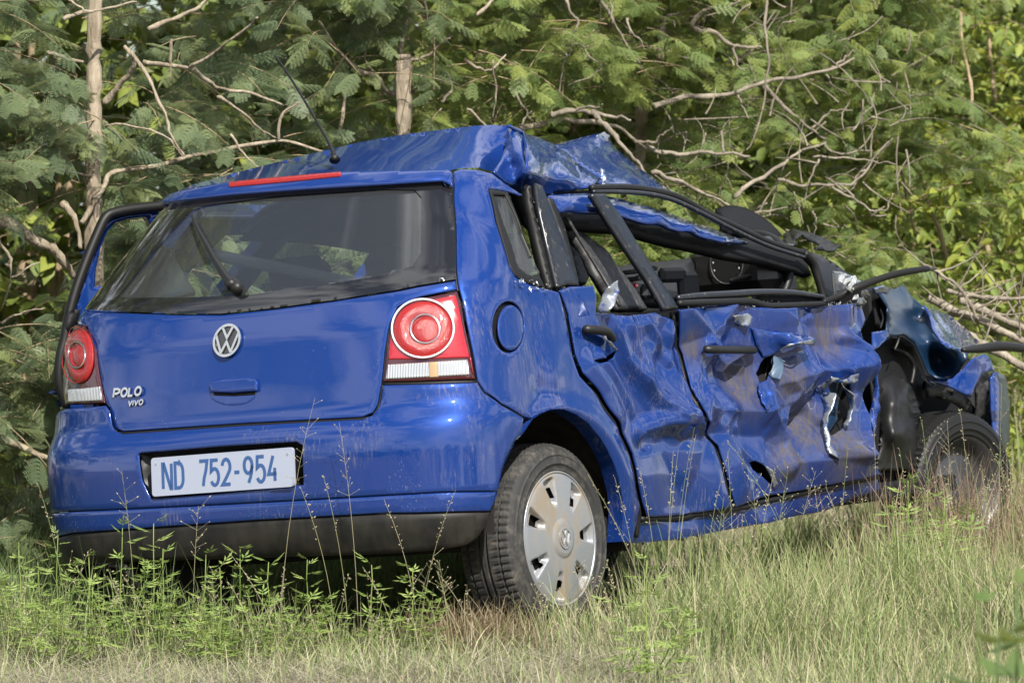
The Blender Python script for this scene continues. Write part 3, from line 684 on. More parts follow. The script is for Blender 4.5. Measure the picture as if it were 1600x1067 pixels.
# tail lamps
def lamp(out, clear, bright, c, rx, ry, ic, irx, iry, ring=True, tag_=None):
    b = panel('tail_light', out, M['reddark'], step=.012, gap=.0022, off=.004, thick=.012, edge=.004)
    if bright: panel('red_lens', bright, M['red'], b, .010, .003, .0065, .002, edge=.001)
    panel('clear_lens', clear, M['clear'], b, .009, .003, .0065, .002, edge=.001)
    panel('round_lens', arc(*c, rx, ry), M['redlight'], b, .006, 0, .009, .004, edge=.002, fn=lambda L, w, d, P: .007 * np.sin(math.pi * np.clip(d / .048, 0, 1)))
    lw = outline(arc(*c, rx, ry, n=40)); s = L2s(lw[:, 0]); P = surf(s, lw[:, 1]) + normals(s, lw[:, 1]) * .012; V, F = tube_geo(np.concatenate([P, P[:2]]), .0032 if ring else .002, 6, False); mesh('lens_ring', V, F, M['grey'] if ring else M['redlight'], b)
    lw = outline(arc(*ic, irx, iry, n=30)); s = L2s(lw[:, 0]); P = surf(s, lw[:, 1]) + normals(s, lw[:, 1]) * .0135; V, F = tube_geo(np.concatenate([P, P[:2]]), .0035, 6, False); mesh('lens_ring', V, F, M['chrome'], b)
    panel('inner_lens', arc(*ic, irx * .92, iry * .92), M['redlight'], b, .005, 0, .0115, .003, edge=.001, fn=lambda L, w, d, P: .006 * np.sqrt(np.clip(d / .03, 0, 1)))
    return b
lampR = lamp([(597.5, 598), (602, 550), (610, 505), (622, 481), (640, 471), (665, 463), (716, 453), (725, 490), (735, 540), (745, 594)],
     [(601, 594), (604, 568), (668, 564), (732, 560), (736, 587)], [(605, 563), (609, 520), (617, 495), (630, 481), (670, 468), (713, 459), (722, 495), (730, 535), (740, 588), (735, 560), (680, 562)],
     (661, 515), 47, 45, (665, 516), 22, 22)
panel('amber_lens', [(670, 566), (684, 565), (685, 589), (671, 590)], M['amber'], lampR, .006, 0, .0075, .001, edge=.001)
lamp([(102, 634), (98, 575), (99, 535), (106, 513), (117, 505.5), (132, 507), (141, 520), (150, 545), (165, 631)], [(105, 630), (104, 607), (130, 605), (157, 602), (161, 627)], None,
     (124, 556), 22, 43, (126, 556), 13, 20, False)

# ------------------------------------------------------------------ right side: quarter panel, window, fuel flap, doors, sill
DG = [(985, 850), (996, 822), (1001, 790), (994, 761), (984, 711), (966, 667), (937, 624), (906, 586), (895, 555), (889, 520), (884, 492), (874, 456)]
archf = [(969, 846), (972, 817), (972, 780), (966, 750), (959, 727), (948, 703), (937, 685), (919, 663), (900, 649), (881, 641), (862, 640), (845, 646), (831, 655)]
qp = panel('quarter_panel', [(708, 267), (712, 360), (714, 436), (717, 453), (726, 490), (736, 540), (746, 596), (757, 613), (784, 632), (819, 652)] + archf[::-1] + DG[0:] +
      [(853, 450), (830, 444), (806, 431), (797, 415), (791, 394), (783, 368), (775, 344), (764, 295), (794, 300), (812, 306), (819, 305), (791, 287), (769, 270), (744, 264), (720, 263)],
      M['paint_side'], step=.013, gap=.0015, holes=[arc(795, 511, 25, 40)])
def lip(name, px, m, depth=.03, r=.006):
    lw = outline(px); s = L2s(lw[:, 0]); P = spl(surf(s, lw[:, 1]), 4); a = P + [.002, 0, 0]; b = P - [depth, 0, 0]; n = len(P)
    return mesh(name, np.concatenate([a, b]), [(i, i + 1, n + i + 1, n + i) for i in range(n - 1)], m, car)
lip('arch_lip', archf + arch_r[1:], M['paint_side'], .05)
panel('fuel_flap', arc(798, 512, 20.5, 36), M['paint'], qp, .009, 0, .001, .01, edge=.003)
panel('flap_recess', arc(795, 511, 27, 42), M['rubber'], qp, .012, 0, -.016, 0)
qw = panel('quarter_window', [(764, 295), (794, 300), (812, 345), (853, 450), (830, 444), (806, 431), (797, 415), (791, 394), (775, 344)], M['rubber'], gap=.0, step=.012, thick=.02, off=.004,
     holes=[[(770, 305), (789, 306), (810, 352), (841, 425), (838, 434), (822, 428), (808, 416), (799, 385), (786, 350)]])
panel('pane', [(769, 304), (790, 305), (811, 352), (843, 426), (838, 436), (822, 430), (806, 417), (797, 385), (784, 350)], M['glassgreen'], qw, .02, 0, -.004, 0, edge=0)
door_top = z4((560, 75), (610, 55), (730, 50), (745, 110), (742, 185), (800, 188), (900, 200), (1040, 185))
rd_holes = [z4((735, 425), (770, 420), (815, 398), (842, 380), (828, 412), (800, 432), (765, 440))]
BP = [(1059, 489), (1065, 555), (1084, 617), (1106, 658), (1119, 696), (1134, 742), (1147, 793)]
rdoor = panel('rear_door', door_top + [(1053, 500)] + [(p[0] - 3, p[1]) for p in BP[1:]] + [(1100, 800), (1050, 806), (1012, 808)] + [(1006, 790), (999, 757), (989, 709), (971, 664), (942, 621), (911, 584), (900, 554), (894, 520), (889, 492)],
      M['paint_wreck'], step=.0065, gap=.001, holes=rd_holes, thick=.010)
fd_top = [(1061, 484), (1100, 478), (1160, 474), (1180, 479), (1215, 482), (1260, 480), (1300, 477), (1345, 472)]
H1 = z5((620, 390), (660, 372), (740, 372), (745, 450), (735, 540), (690, 610), (640, 640), (612, 620), (620, 520), (645, 440))
H2 = z5((350, 235), (345, 290), (315, 360), (280, 380), (262, 330), (300, 262)); H3 = z5((230, 778), (262, 768), (300, 790), (335, 830), (368, 880), (340, 888), (300, 850), (250, 815))
def mud_at(px, rad):
    lw = hit(np.array([px], float)); return (tuple(float(c) for c in surf(L2s(lw[:, 0]), lw[:, 1])[0]), rad)
M['paint_mud'] = muddy('blue_paint_muddy', [mud_at((1255, 665), .17), mud_at((1240, 590), .14), mud_at((1150, 600), .16), mud_at((1285, 525), .14), mud_at((1080, 540), .08), mud_at((1330, 700), .2), mud_at((1240, 720), .14)])
fdoor = panel('front_door', fd_top[::-1][::-1] + [(1353, 500), (1365, 545), (1358, 600), (1362, 650), (1370, 715), (1378, 742), (1300, 758), (1200, 775), (1150, 793)] + [(p[0] + 3, p[1]) for p in BP[::-1][1:]],
      M['paint_mud'], step=.0065, gap=.001, holes=[H1, H2, H3], thick=.010)
panel('door_sill', [(985, 852), (1004, 812), (1012, 811), (1050, 809), (1100, 803), (1150, 796), (1300, 762), (1380, 746), (1384, 768), (1300, 800), (1150, 828), (1050, 847)], M['paint_wreck'], step=.016, gap=.001, off=-.02, thick=.02)
# dark body behind the gaps and holes
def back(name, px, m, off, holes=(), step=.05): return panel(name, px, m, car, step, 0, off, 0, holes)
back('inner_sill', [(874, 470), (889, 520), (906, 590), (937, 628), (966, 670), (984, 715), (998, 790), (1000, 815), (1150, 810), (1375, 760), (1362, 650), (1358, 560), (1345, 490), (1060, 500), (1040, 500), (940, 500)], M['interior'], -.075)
seam('door_seal', [(874, 458), (887, 500), (897, 555), (908, 588), (940, 626), (968, 670), (987, 714), (996, 762), (1004, 800), (1000, 840)], .008, -.014)
seam('door_seal', [(1057, 492), (1066, 555), (1086, 617), (1108, 660), (1121, 698), (1136, 742), (1148, 793)], .008, -.016)
seam('door_seal', [(1008, 812), (1050, 808), (1100, 803), (1150, 796), (1300, 762), (1375, 747)], .010, -.016)
# door handles
def handle(pts, r, ends, parent, off):
    lw = outline(pts); s = L2s(lw[:, 0]); P = surf(s, lw[:, 1]); P[:, 0] = np.maximum(P[:, 0], P[:, 0].mean() - .006) ; P[:, 0] += np.array(off)
    Q = spl(P, 4); tube('handle', Q, np.interp(np.linspace(0, 1, len(Q)), [0, .06, .94, 1], [r * ends, r, r, r * ends]), M['plastic'], parent, 10)
handle(z4((660, 272), (700, 278), (750, 290), (795, 330)), .0145, .6, rdoor, (.012, .03, .035, .02))
handle(z4((1250, 372), (1300, 376), (1400, 380), (1510, 376)), .0135, .6, fdoor, (.02, .035, .038, .02))
# torn metal around the holes
def flap(name, px, m, parent, step=4, thick=.003, seed=0, wob=.01, wl=.05):
    lw = hit(np.array([(p[0], p[1]) for p in px])); us = surf(L2s(lw[:, 0]), lw[:, 1])[:, 0]
    px = [(p[0], p[1], float(np.clip(u, .55, .84)) + max(.006, (p[2] - .775) * .8)) for p, u in zip(px, us)]
    return free(name, px, m, parent, 0, step, thick, wob=wob, wl=wl, seed=seed)
A1 = .80
flap('torn_metal', Z(700, 430, [(750, 172, .80), (770, 110, .82), (800, 60, .86), (850, 25, .88), (862, 78, .88), (835, 145, .86), (790, 182, .83), (762, 190, .80)]), M['metal'], rdoor, 3, .003, 1)
flap('torn_metal', Z(700, 430, [(745, 250, .80), (775, 262, .82), (810, 320, .84), (845, 375, .80), (838, 385, .80), (800, 345, .82), (765, 285, .82)]), M['metal'], rdoor, 3, .003, 2)
flap('torn_metal', Z(1100, 480, [(240, 102, .74), (330, 120, .78), (440, 130, .83), (520, 145, .87), (556, 158, .88), (545, 190, .88), (490, 175, .86), (420, 190, .83), (375, 222, .79), (305, 255, .74), (262, 190, .74)]), M['paint'], fdoor, 4, .003, 3, .006)
flap('torn_metal', Z(1100, 480, [(375, 220, .80), (420, 188, .84), (490, 172, .87), (555, 156, .89), (548, 194, .885), (490, 184, .87), (430, 204, .84)]), M['metal'], fdoor, 3, .003, 4, .004)
flap('torn_metal', Z(1100, 480, [(352, 240, .72), (405, 265, .78), (398, 320, .80), (375, 360, .80), (345, 350, .76), (330, 335, .73)]), M['primerlight'], fdoor, 3, .003, 5)
flap('torn_metal', Z(1100, 480, [(262, 380, .74), (310, 370, .78), (345, 430, .78), (348, 490, .77), (315, 515, .75), (285, 480, .74)]), M['paint_wreck'], fdoor, 3, .003, 6, .012)
flap('torn_metal', Z(1100, 480, [(565, 400, .76), (610, 372, .80), (640, 346, .83), (700, 366, .83), (745, 340, .82), (780, 330, .80), (770, 370, .80), (735, 385, .82), (680, 378, .83), (640, 372, .83), (605, 420, .80), (585, 440, .77)]), M['metal'], fdoor, 3, .003, 7, .012)
flap('torn_metal', Z(1100, 480, [(590, 425, .78), (655, 430, .82), (645, 470, .82), (622, 540, .81), (612, 610, .80), (640, 690, .80), (680, 735, .80), (678, 765, .80), (635, 730, .80), (600, 660, .79), (588, 580, .79), (600, 500, .79)]), M['metal'], fdoor, 3, .003, 8, .012)
flap('torn_metal', Z(1100, 480, [(690, 380, .80), (742, 440, .82), (748, 500, .82), (720, 590, .80), (700, 600, .78), (722, 500, .78), (705, 430, .78)]), M['metal'], fdoor, 3, .003, 9)
flap('torn_metal', Z(1100, 480, [(300, 785, .76), (345, 815, .79), (372, 885, .79), (348, 905, .78), (340, 860, .78)]), M['metal'], fdoor, 3, .003, 10, .004)
flap('torn_metal', Z(1100, 480, [(150, 45, .78), (225, 30, .80), (245, 50, .80), (220, 100, .80), (160, 85, .78)]), M['metal'], fdoor, 3, .003, 11, .008)
tube('door_cable', on(0, z5((345, 245, .74), (318, 310, .75), (290, 385, .74))), .010, M['rubber'], fdoor, 6)
back('door_skin_inner', H1, M['primer'], -.05, step=.02)

# ------------------------------------------------------------------ wheel arch and wheels
def arch_liner(v0, w0, r, u0, u1, m, a0=-12, a1=176):
    a = np.radians(np.linspace(a0, a1, 30)); n = len(a)
    V = [(u1, v0 + r * math.cos(t), w0 + r * math.sin(t)) for t in a] + [(u0, v0 + r * .98 * math.cos(t), w0 + r * .98 * math.sin(t)) for t in a] + [(u0, v0, w0 + .02)]
    F = [(i, i + 1, n + i + 1, n + i) for i in range(n - 1)] + [(n + i, n + i + 1, 2 * n) for i in range(n - 1)]
    return mesh('arch_liner', V, F, m, car)
arch_liner(.64, .30, .385, .42, .795, M['liner'])
def lathe_geo(prof, n, fn=None):
    """profile (axis, radius); rows x n points; axis along +x"""
    V = []
    for i, (x, r) in enumerate(prof):
        for k in range(n):
            a = 2 * math.pi * k / n; rr_ = r + (fn(i, k) if fn else 0); V.append((x, rr_ * math.cos(a), rr_ * math.sin(a)))
    F = [(i * n + k, i * n + (k + 1) % n, (i + 1) * n + (k + 1) % n, (i + 1) * n + k) for i in range(len(prof) - 1) for k in range(n)]
    return V, F
def wheel(name, c, cover, steer=0.0, lean=0.0):
    root = empty(name, c); root.parent = car; root.rotation_euler = (0, lean, steer)
    R = .289
    side = [(.085, .196), (.0915, .203), (.0935, .2065), (.092, .209), (.0955, .222), (.0985, .2235), (.0985, .226), (.0968, .2275), (.0975, .243), (.0962, .2485), (.098, .2495), (.0975, .2515), (.0945, .2525), (.0935, .259), (.089, .268), (.083, .276)]
    prof = side + [(.080, .2795), (.062, .285), (.058, .2865), (.056, .280), (.050, .280), (.048, .288), (.018, .289), (.016, .281), (.008, .281), (.006, .289)]
    prof = prof + [(-x, r) for x, r in prof[::-1]]
    npr = len(prof); tread = {i for i in range(npr) if prof[i][1] > .2835 and abs(prof[i][0]) > .045}; sh = {i for i in range(npr) if .274 < prof[i][1] < .2836 and abs(prof[i][0]) > .06}
    V, F = lathe_geo(prof, 231, lambda i, k: (-.005 if (k % 3 == 0 and (i in tread)) else (-.003 if k % 3 == 0 and i in sh else 0)))
    ty = mesh('tyre', V, F, M['tyre'] if cover else M['rubber'], root); rows = np.repeat(np.arange(npr - 1), 231); rmid = np.array([(prof[i][1] + prof[i + 1][1]) / 2 for i in range(npr - 1)])  # uncovered wheels: less mud, and darker rubber standing in for wheel-arch shade
    ty.data.polygons.foreach_set('use_smooth', [bool(rmid[i] < .274) for i in rows])
    if cover:
        HR = .200; nr, na = 56, 392; rad = np.linspace(.0, 1.0, nr) * HR; pockets = [(104 + i * 360 / 7) for i in range(7)]
        V, F = [], []
        for i, r in enumerate(rad):
            for k in range(na):
                a = 360 * k / na; x = .092 + .010 * (1 - (r / HR) ** 2) - .004 * max(0, (r - .185) / .015)
                if r < .058: x += .006 - .0018 * (r > .05)
                da = min(abs((a - p + 180) % 360 - 180) for p in pockets) / 360 * 2 * math.pi * max(r, .02)
                wdt = .013 + .020 * max(0, (r - .105) / .08)
                if .100 < r < .186:
                    e = min(1, max(0, (wdt - da) / .010)) * min(1, max(0, (r - .100) / .012)) * min(1, max(0, (.186 - r) / .006)); x -= .020 * e
                V.append((x, r * math.cos(math.radians(a)), r * math.sin(math.radians(a))))
        for i in range(nr - 1):
            for k in range(na):
                a = 360 * (k + .5) / na; r = (rad[i] + rad[i + 1]) / 2; da = min(abs((a - p + 180) % 360 - 180) for p in pockets) / 360 * 2 * math.pi * r
                if .122 < r < .158 and da < .017 - .005 * max(0, (.137 - r) / .02): continue
                F.append((i * na + k, i * na + (k + 1) % na, (i + 1) * na + (k + 1) % na, (i + 1) * na + k))
        hub = mesh('hubcap', V, F, M['hub'], root)
        V, F = tube_geo([(.089, .199 * math.cos(a), .199 * math.sin(a)) for a in np.linspace(0, 2 * math.pi, 60)], .004, 6, False); mesh('hubcap_rim', V, F, M['hub'], root)
        logo(root, np.array([.106, 0, 0]), np.array([0, 1., 0]), np.array([1., 0, 0]), np.array([0, 0, 1.]), .030, .0, .005, M['hub'])
        V, F = lathe_geo([(.072, .0), (.070, .10), (.066, .19), (.085, .197)], 48); mesh('wheel_disc', V, F, M['rubber'], root)
    else:
        V, F = lathe_geo([(.05, .0), (.052, .05), (.035, .07), (.040, .12), (.02, .15), (.05, .168), (.085, .188), (.090, .197)], 60, lambda i, k: 0); mesh('rim', V, F, M['steel'], root)
    return root
wheel('wheel', (.70, .62, .285), True)
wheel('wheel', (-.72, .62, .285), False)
fw = on(0, [(1480, 770, .70)])[0]
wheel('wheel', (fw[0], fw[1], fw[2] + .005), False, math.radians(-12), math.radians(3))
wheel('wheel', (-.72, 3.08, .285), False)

# ------------------------------------------------------------------ roof
def vv_(pts, k=None): return pts
roof = free('roof', [(254, 310, .62), (290, 301, .58), (357, 289, .55), (445, 280, .54), (532, 273, .54), (620, 271, .56), (695, 270, .61), (712, 264, .64), (745, 262, .72), (770, 268, .84), (782, 258, .92), (790, 230, .98), (796, 197, 1.02), (770, 195.5, 1.03), (740, 197, 1.03), (680, 204, 1.03), (620, 212, 1.03), (560, 223, 1.03), (500, 237, 1.03), (440, 252, 1.02), (400, 262, 1.0), (350, 275, .86), (300, 289, .72)],
      M['paint_roof'], axis=1, step=7, thick=0, ctrl=[(740, 235, .84), (600, 240, .8), (480, 255, .8)], wob=.002, wl=.4)
free('roof_fold', [(794, 197, .47), (808, 201, .47), (819, 208, .46), (840, 214, .44), (862, 224, .42), (884, 239, .41), (903, 255, .42), (922, 268, .46), (939, 278, .50), (932, 285, .52), (925, 291, .54), (900, 298, .53), (859, 305, .53), (822, 303, .57), (819, 304, .58), (809, 297, .58), (791, 286, .60), (772, 268, .60), (784, 250, .56), (790, 225, .50)],
     M['paint_roof'], axis=0, step=6, thick=.008, ctrl=[(815, 240, .61), (806, 215, .55), (822, 270, .66), (860, 255, .52), (835, 225, .50), (885, 275, .55), (848, 285, .57), (800, 262, .56)], wob=.010, wl=.16, sharp=1.9, seed=4)
free('roof_panel', [(858, 228, .30), (890, 220, .22), (925, 211, .15), (944, 207, .12), (952, 216, .12), (959, 228, .14), (981, 247, .20), (1000, 264, .26), (1020, 276, .32), (1053, 303, .44), (1030, 302, .46), (1009, 298, .48), (980, 292, .50), (950, 288, .51), (930, 286, .50), (939, 278, .47), (903, 258, .38), (880, 240, .34)],
     M['paint_roof'], axis=0, step=6, thick=.008, ctrl=[(950, 250, .30), (960, 270, .42), (985, 275, .42)], wob=.008, wl=.18, seed=8)
tube('roof_crease', on(0, spl([(794, 197, .50), (806, 203, .49), (818, 210, .48), (823, 230, .60), (822, 262, .655), (812, 292, .60)], 4)), [.006] * 5 + [.008] * 10 + [.005] * 6, M['paint_roof'], car, 6)
# torn bare edges on the roof
for pts, sd in (([(939, 262, .54), (946, 268, .55), (948, 282, .56), (955, 290, .56), (942, 289, .55), (938, 276, .54)], 1), ([(934, 212, .16), (944, 206, .13), (952, 212, .13), (950, 222, .15), (940, 218, .16)], 2)):
    free('torn_metal', pts, M['metal'], car, 0, 3, .003, wob=.01, wl=.04, seed=sd)
# crushed roof rail under the seal
def rail(name, pts, r, m, parent=car, sides=10, n=6, flat=1.0):
    Q = spl(pts, n); P = on(0, Q[:, :3]); return tube(name, P, np.interp(np.linspace(0, 1, len(P)), np.linspace(0, 1, len(r)), r) if hasattr(r, '__len__') else r, m, parent, sides)
free('roof_rail', [(856, 306, .60), (885, 303, .60), (919, 302, .60), (945, 306, .58), (969, 312, .56), (1012, 322, .56), (1045, 333, .56), (1075, 344, .56), (1120, 360, .56), (1169, 379, .56), (1130, 377, .62), (1087, 367, .62), (1050, 358, .62), (1012, 350, .62), (972, 338, .62), (935, 335, .63), (900, 335, .63), (872, 332, .62)], M['paint'], axis=0, step=6, thick=.012, wob=.012, wl=.18, ctrl=[(950, 322, .64), (1080, 355, .64), (1030, 338, .63), (890, 318, .64)], seed=6)
rail('door_seal', [(923, 294, .62), (950, 293, .62), (981, 293, .61), (1020, 298, .60), (1053, 306, .60), (1080, 319, .60), (1106, 334, .60), (1147, 353, .60), (1194, 375, .60), (1230, 388, .60), (1258, 396, .60)], [.010, .012, .012, .011, .011], M['rubber'])
rail('door_seal', [(926, 300, .63), (965, 300, .63), (1010, 303, .62), (1050, 312, .62), (1090, 330, .62), (1140, 356, .62), (1200, 384, .62), (1256, 402, .62)], [.007, .008, .008, .007], M['trim'])
free('roof_lining', [(872, 330, .54), (900, 334, .54), (972, 337, .54), (1012, 350, .54), (1087, 365, .54), (1150, 374, .54), (1194, 378, .54), (1258, 402, .55), (1268, 430, .57), (1200, 410, .57), (1137, 400, .57), (1075, 384, .57), (1044, 378, .57), (1012, 369, .57), (981, 359, .57), (944, 356, .57), (900, 353, .57), (878, 346, .57)], M['interior'], axis=0, step=8, thick=.03)
free('roof_lining', [(800, 288, .50), (870, 300, .46), (930, 296, .44), (935, 345, .5), (905, 350, .5), (865, 380, .5), (825, 350, .5)], M['interior'], axis=0, step=10, thick=.02)
panel('header', [(246, 322), (360, 310), (600, 297), (706, 296), (709, 262), (620, 262), (532, 266), (445, 273), (357, 282), (250, 304)], M['interior'], car, .03, 0, -.02, 0)
rail('windscreen_pillar', [(1255, 395, .60), (1270, 412, .60), (1280, 440, .61), (1288, 468, .62), (1296, 482, .64)], [.018, .017, .015, .015, .014], M['rubber'])
free('pillar_cover', [(1268, 394, .55), (1285, 401, .55), (1302, 410, .56), (1320, 423, .58), (1330, 432, .6), (1310, 460, .62), (1296, 470, .62), (1290, 466, .62), (1280, 430, .6)], M['plastic'], axis=0, step=6, thick=.02)
# black dome and torn lining behind the roof line
dome = [(1117, 326, .1), (1132, 322, .1), (1147, 321, .1), (1163, 324, .1), (1178, 331, .1), (1192, 339, .1), (1205, 349, .1), (1214, 358, .1), (1222, 367, .1), (1205, 378, .3), (1180, 372, .35), (1150, 352, .35), (1130, 340, .3)]
free('seat_back', dome, M['fabric'], axis=0, step=6, thick=.05, ctrl=[(1170, 345, .22)])
free('torn_lining', [(1222, 368, .25), (1234, 361, .2), (1244, 356, .18), (1262, 363, .2), (1275, 368, .22), (1290, 374, .22), (1303, 379, .22), (1313, 383, .25), (1306, 391, .3), (1288, 392, .32), (1275, 389, .34), (1277, 382, .32), (1262, 372, .32), (1250, 366, .32), (1242, 374, .34), (1238, 384, .36), (1226, 380, .34)], M['plastic'], axis=0, step=5, thick=.008, wob=.02, wl=.06)
# B pillar trims and seals standing in the door openings
def bar(name, pts, m, thick=.02, step=6, **k): return free(name, pts, m, car, 0, step, thick, **k)
bar('door_frame', Z(700, 150, [(438, 436, .66), (472, 450, .66), (520, 570, .69), (590, 760, .73), (655, 945, .78), (600, 940, .78), (545, 955, .78), (500, 760, .73), (455, 560, .69)]), M['trim'], .015)
bar('door_seal', Z(700, 150, [(392, 460, .64), (412, 450, .65), (436, 470, .65), (470, 640, .69), (500, 800, .73), (532, 955, .77), (512, 962, .77), (478, 850, .74), (440, 690, .70), (405, 560, .66)]), M['rubber'], .03)
bar('door_seal', Z(700, 150, [(500, 505, .62), (530, 520, .62), (580, 640, .64), (620, 780, .68), (655, 930, .74), (640, 935, .74), (600, 800, .69), (560, 670, .65), (520, 560, .63)]), M['rubber'], .02)
bar('door_frame', Z(700, 150, [(718, 490, .66), (782, 488, .66), (860, 590, .68), (950, 740, .72), (1050, 900, .77), (1152, 1056, .81), (1085, 1066, .81), (1000, 920, .77), (900, 770, .73), (800, 620, .69)]), M['trim'], .018)
bar('pillar_trim', Z(700, 150, [(575, 590, .52), (640, 630, .54), (700, 690, .56), (800, 790, .58), (900, 910, .60), (1005, 1062, .64), (850, 1062, .66), (760, 900, .64), (690, 760, .60), (630, 680, .56)]), M['greydark'], .03, wob=.01)
bar('seat_back', Z(700, 150, [(610, 690, .45), (650, 730, .45), (690, 800, .46), (712, 890, .48), (690, 940, .5), (650, 935, .5), (635, 850, .48), (615, 760, .46)]), M['greydark'], .05)
tube('glass_channel', on(0, spl(Z(700, 150, [(590, 600, .60), (660, 720, .62), (760, 880, .66), (860, 1050, .72)]), 4)), .006, M['greydark'], car, 6)
# window ledge of the front door and the torn black strips
rail('door_belt', [(1058, 466, .78), (1090, 463, .78), (1140, 460, .79), (1190, 457, .79), (1240, 458, .79), (1285, 464, .79)], [.010, .013, .013, .012, .008], M['trim'])
rail('door_belt', [(1060, 474, .80), (1120, 472, .80), (1170, 471, .80), (1200, 478, .80), (1240, 477, .80), (1290, 474, .80)], [.010, .012, .012, .012, .008], M['rubber'])
rail('door_belt', [(1180, 466, .76), (1220, 468, .76), (1290, 470, .77)], [.014, .02, .014], M['interior'])
rail('torn_strip', [(1286, 472, .80), (1310, 463, .82), (1340, 449, .86), (1380, 434, .90), (1410, 426, .93), (1440, 421, .95), (1449, 420, .95)], [.008, .013, .013, .012, .012, .011, .011], M['rubber'])
rail('torn_strip', [(1446, 421, .95), (1456, 420, .955), (1463, 420, .955)], [.010, .006, .003], M['greydark'])
free('mirror_glass', z3((640, 555, .66), (690, 560, .68), (745, 580, .70), (790, 605, .72), (700, 660, .74), (648, 668, .72)), M['glassgreen'], axis=0, step=5, thick=.006)
for i, (x, y) in enumerate(((1316, 434), (1325, 441), (1334, 437), (1338, 466), (1346, 472), (1352, 462), (1330, 448))):
    r = np.random.default_rng(i); pts = [(x + r.uniform(4, 9) * math.cos(a), y + r.uniform(4, 10) * math.sin(a), .74 + .02 * i + r.uniform(-.02, .02)) for a in np.linspace(0, 5.2, 5)]
    free('glass_shard', pts, M['clear'], axis=0, step=6, thick=.003)

# ------------------------------------------------------------------ smashed front wing
free('front_wing', [(1369, 450, .80), (1384, 448, .72), (1398, 452, .66), (1408, 446, .62), (1425, 462, .60), (1441, 478, .62), (1452, 492, .66), (1458, 512, .72), (1466, 530, .78), (1484, 545, .84), (1506, 545, .88), (1518, 549, .90), (1512, 562, .90), (1503, 580, .86), (1488, 590, .80), (1466, 590, .76), (1453, 583, .74), (1442, 560, .74), (1431, 536, .74), (1412, 521, .76), (1391, 527, .80), (1375, 540, .82), (1366, 534, .82), (1388, 516, .80), (1388, 480, .80)],
     M['primer'], axis=0, step=6, thick=.006, wob=.014, wl=.2, ctrl=[(1430, 500, .60), (1470, 560, .70)], seed=3)
free('wing_skin', [(1441, 477, .66), (1460, 484, .60), (1484, 493, .52), (1508, 511, .50), (1531, 533, .50), (1528, 541, .60), (1515, 546, .74), (1506, 547, .82), (1488, 546, .84), (1470, 535, .80), (1459, 514, .74), (1452, 492, .68)], M['paint'], axis=0, step=5, thick=.006, wob=.012, wl=.14, ctrl=[(1480, 515, .68)], seed=2)
free('wing_skin', [(1453, 593, .72), (1475, 590, .74), (1503, 578, .78), (1520, 560, .80), (1537, 553, .80), (1545, 558, .80), (1556, 580, .80), (1540, 582, .80), (1530, 590, .80), (1522, 605, .80), (1516, 621, .80), (1498, 612, .78), (1475, 600, .75)], M['paint_side'], axis=0, step=5, thick=.006, wob=.01, wl=.12, seed=5)
free('wing_skin', [(1364, 450, .84), (1380, 446, .80), (1394, 452, .72), (1386, 461, .74), (1368, 459, .82)], M['paint'], axis=0, step=4, thick=.004)
free('wing_skin', [(1363, 519, .82), (1391, 515, .82), (1389, 527, .82), (1374, 542, .84), (1363, 548, .84)], M['paint_side'], axis=0, step=4, thick=.004)
free('wing_edge', [(1366, 470, .76), (1378, 462, .74), (1388, 470, .72), (1392, 510, .72), (1384, 518, .74), (1372, 512, .76)], M['interior'], axis=0, step=8, thick=.01)
rail('torn_strip', [(1503, 547, .92), (1530, 545, .95), (1560, 541, .98), (1590, 543, 1.0), (1630, 550, 1.02)], [.008, .016, .018, .017, .012], M['plastic'])
free('front_bumper', [(1556, 582, .78), (1562, 582, .76), (1572, 590, .66), (1578, 640, .60), (1578, 690, .60), (1570, 705, .64), (1562, 700, .74), (1558, 640, .78)], M['primer'], axis=0, step=6, thick=.02)
free('front_bumper', [(1548, 590, .78), (1556, 582, .79), (1561, 600, .79), (1562, 700, .79), (1556, 700, .79), (1550, 650, .78)], M['paint_side'], axis=0, step=6, thick=.01)
free('wing_liner', [(1374, 540, .70), (1392, 530, .66), (1412, 526, .62), (1430, 540, .60), (1445, 575, .60), (1450, 600, .62), (1440, 630, .64), (1425, 660, .68), (1420, 720, .72), (1376, 720, .74), (1366, 640, .74), (1364, 590, .74)], M['interior'], axis=0, step=10, thick=.01, wob=.02, wl=.2)
free('engine_bay_side', [(1360, 455, .3), (1440, 485, .3), (1495, 545, .3), (1545, 585, .4), (1556, 725, .4), (1450, 735, .3), (1362, 730, .3)], M['interior'], axis=0, step=14, thick=.02)
free('wing_liner', [(1440, 585, .48), (1480, 592, .48), (1525, 612, .50), (1550, 600, .60), (1556, 720, .60), (1430, 730, .45), (1425, 640, .45)], M['interior'], axis=0, step=12, thick=.01)
free('wing_liner', [(1370, 600, .70), (1380, 580, .68), (1400, 572, .66), (1420, 590, .64), (1432, 625, .66), (1440, 665, .68), (1438, 735, .70), (1372, 735, .74)], M['plastic'], axis=0, step=7, thick=.01, ctrl=[(1400, 625, .78), (1405, 680, .80)], wob=.02, wl=.12)
rail('wing_brace', [(1446, 602, .66), (1480, 616, .68), (1510, 634, .70), (1530, 660, .7)], [.018, .02, .02, .02], M['trim'])

# ------------------------------------------------------------------ interior and far side
def side_left(name, px, m, holes=(), off=0): return panel(name, px, m, car, .05, 0, off, .03 if not off else .01, holes, lw=True)
rc = lambda s0, s1, w0, w1: [(s0, w0), (s1, w0), (s1, w1), (s0, w1)]
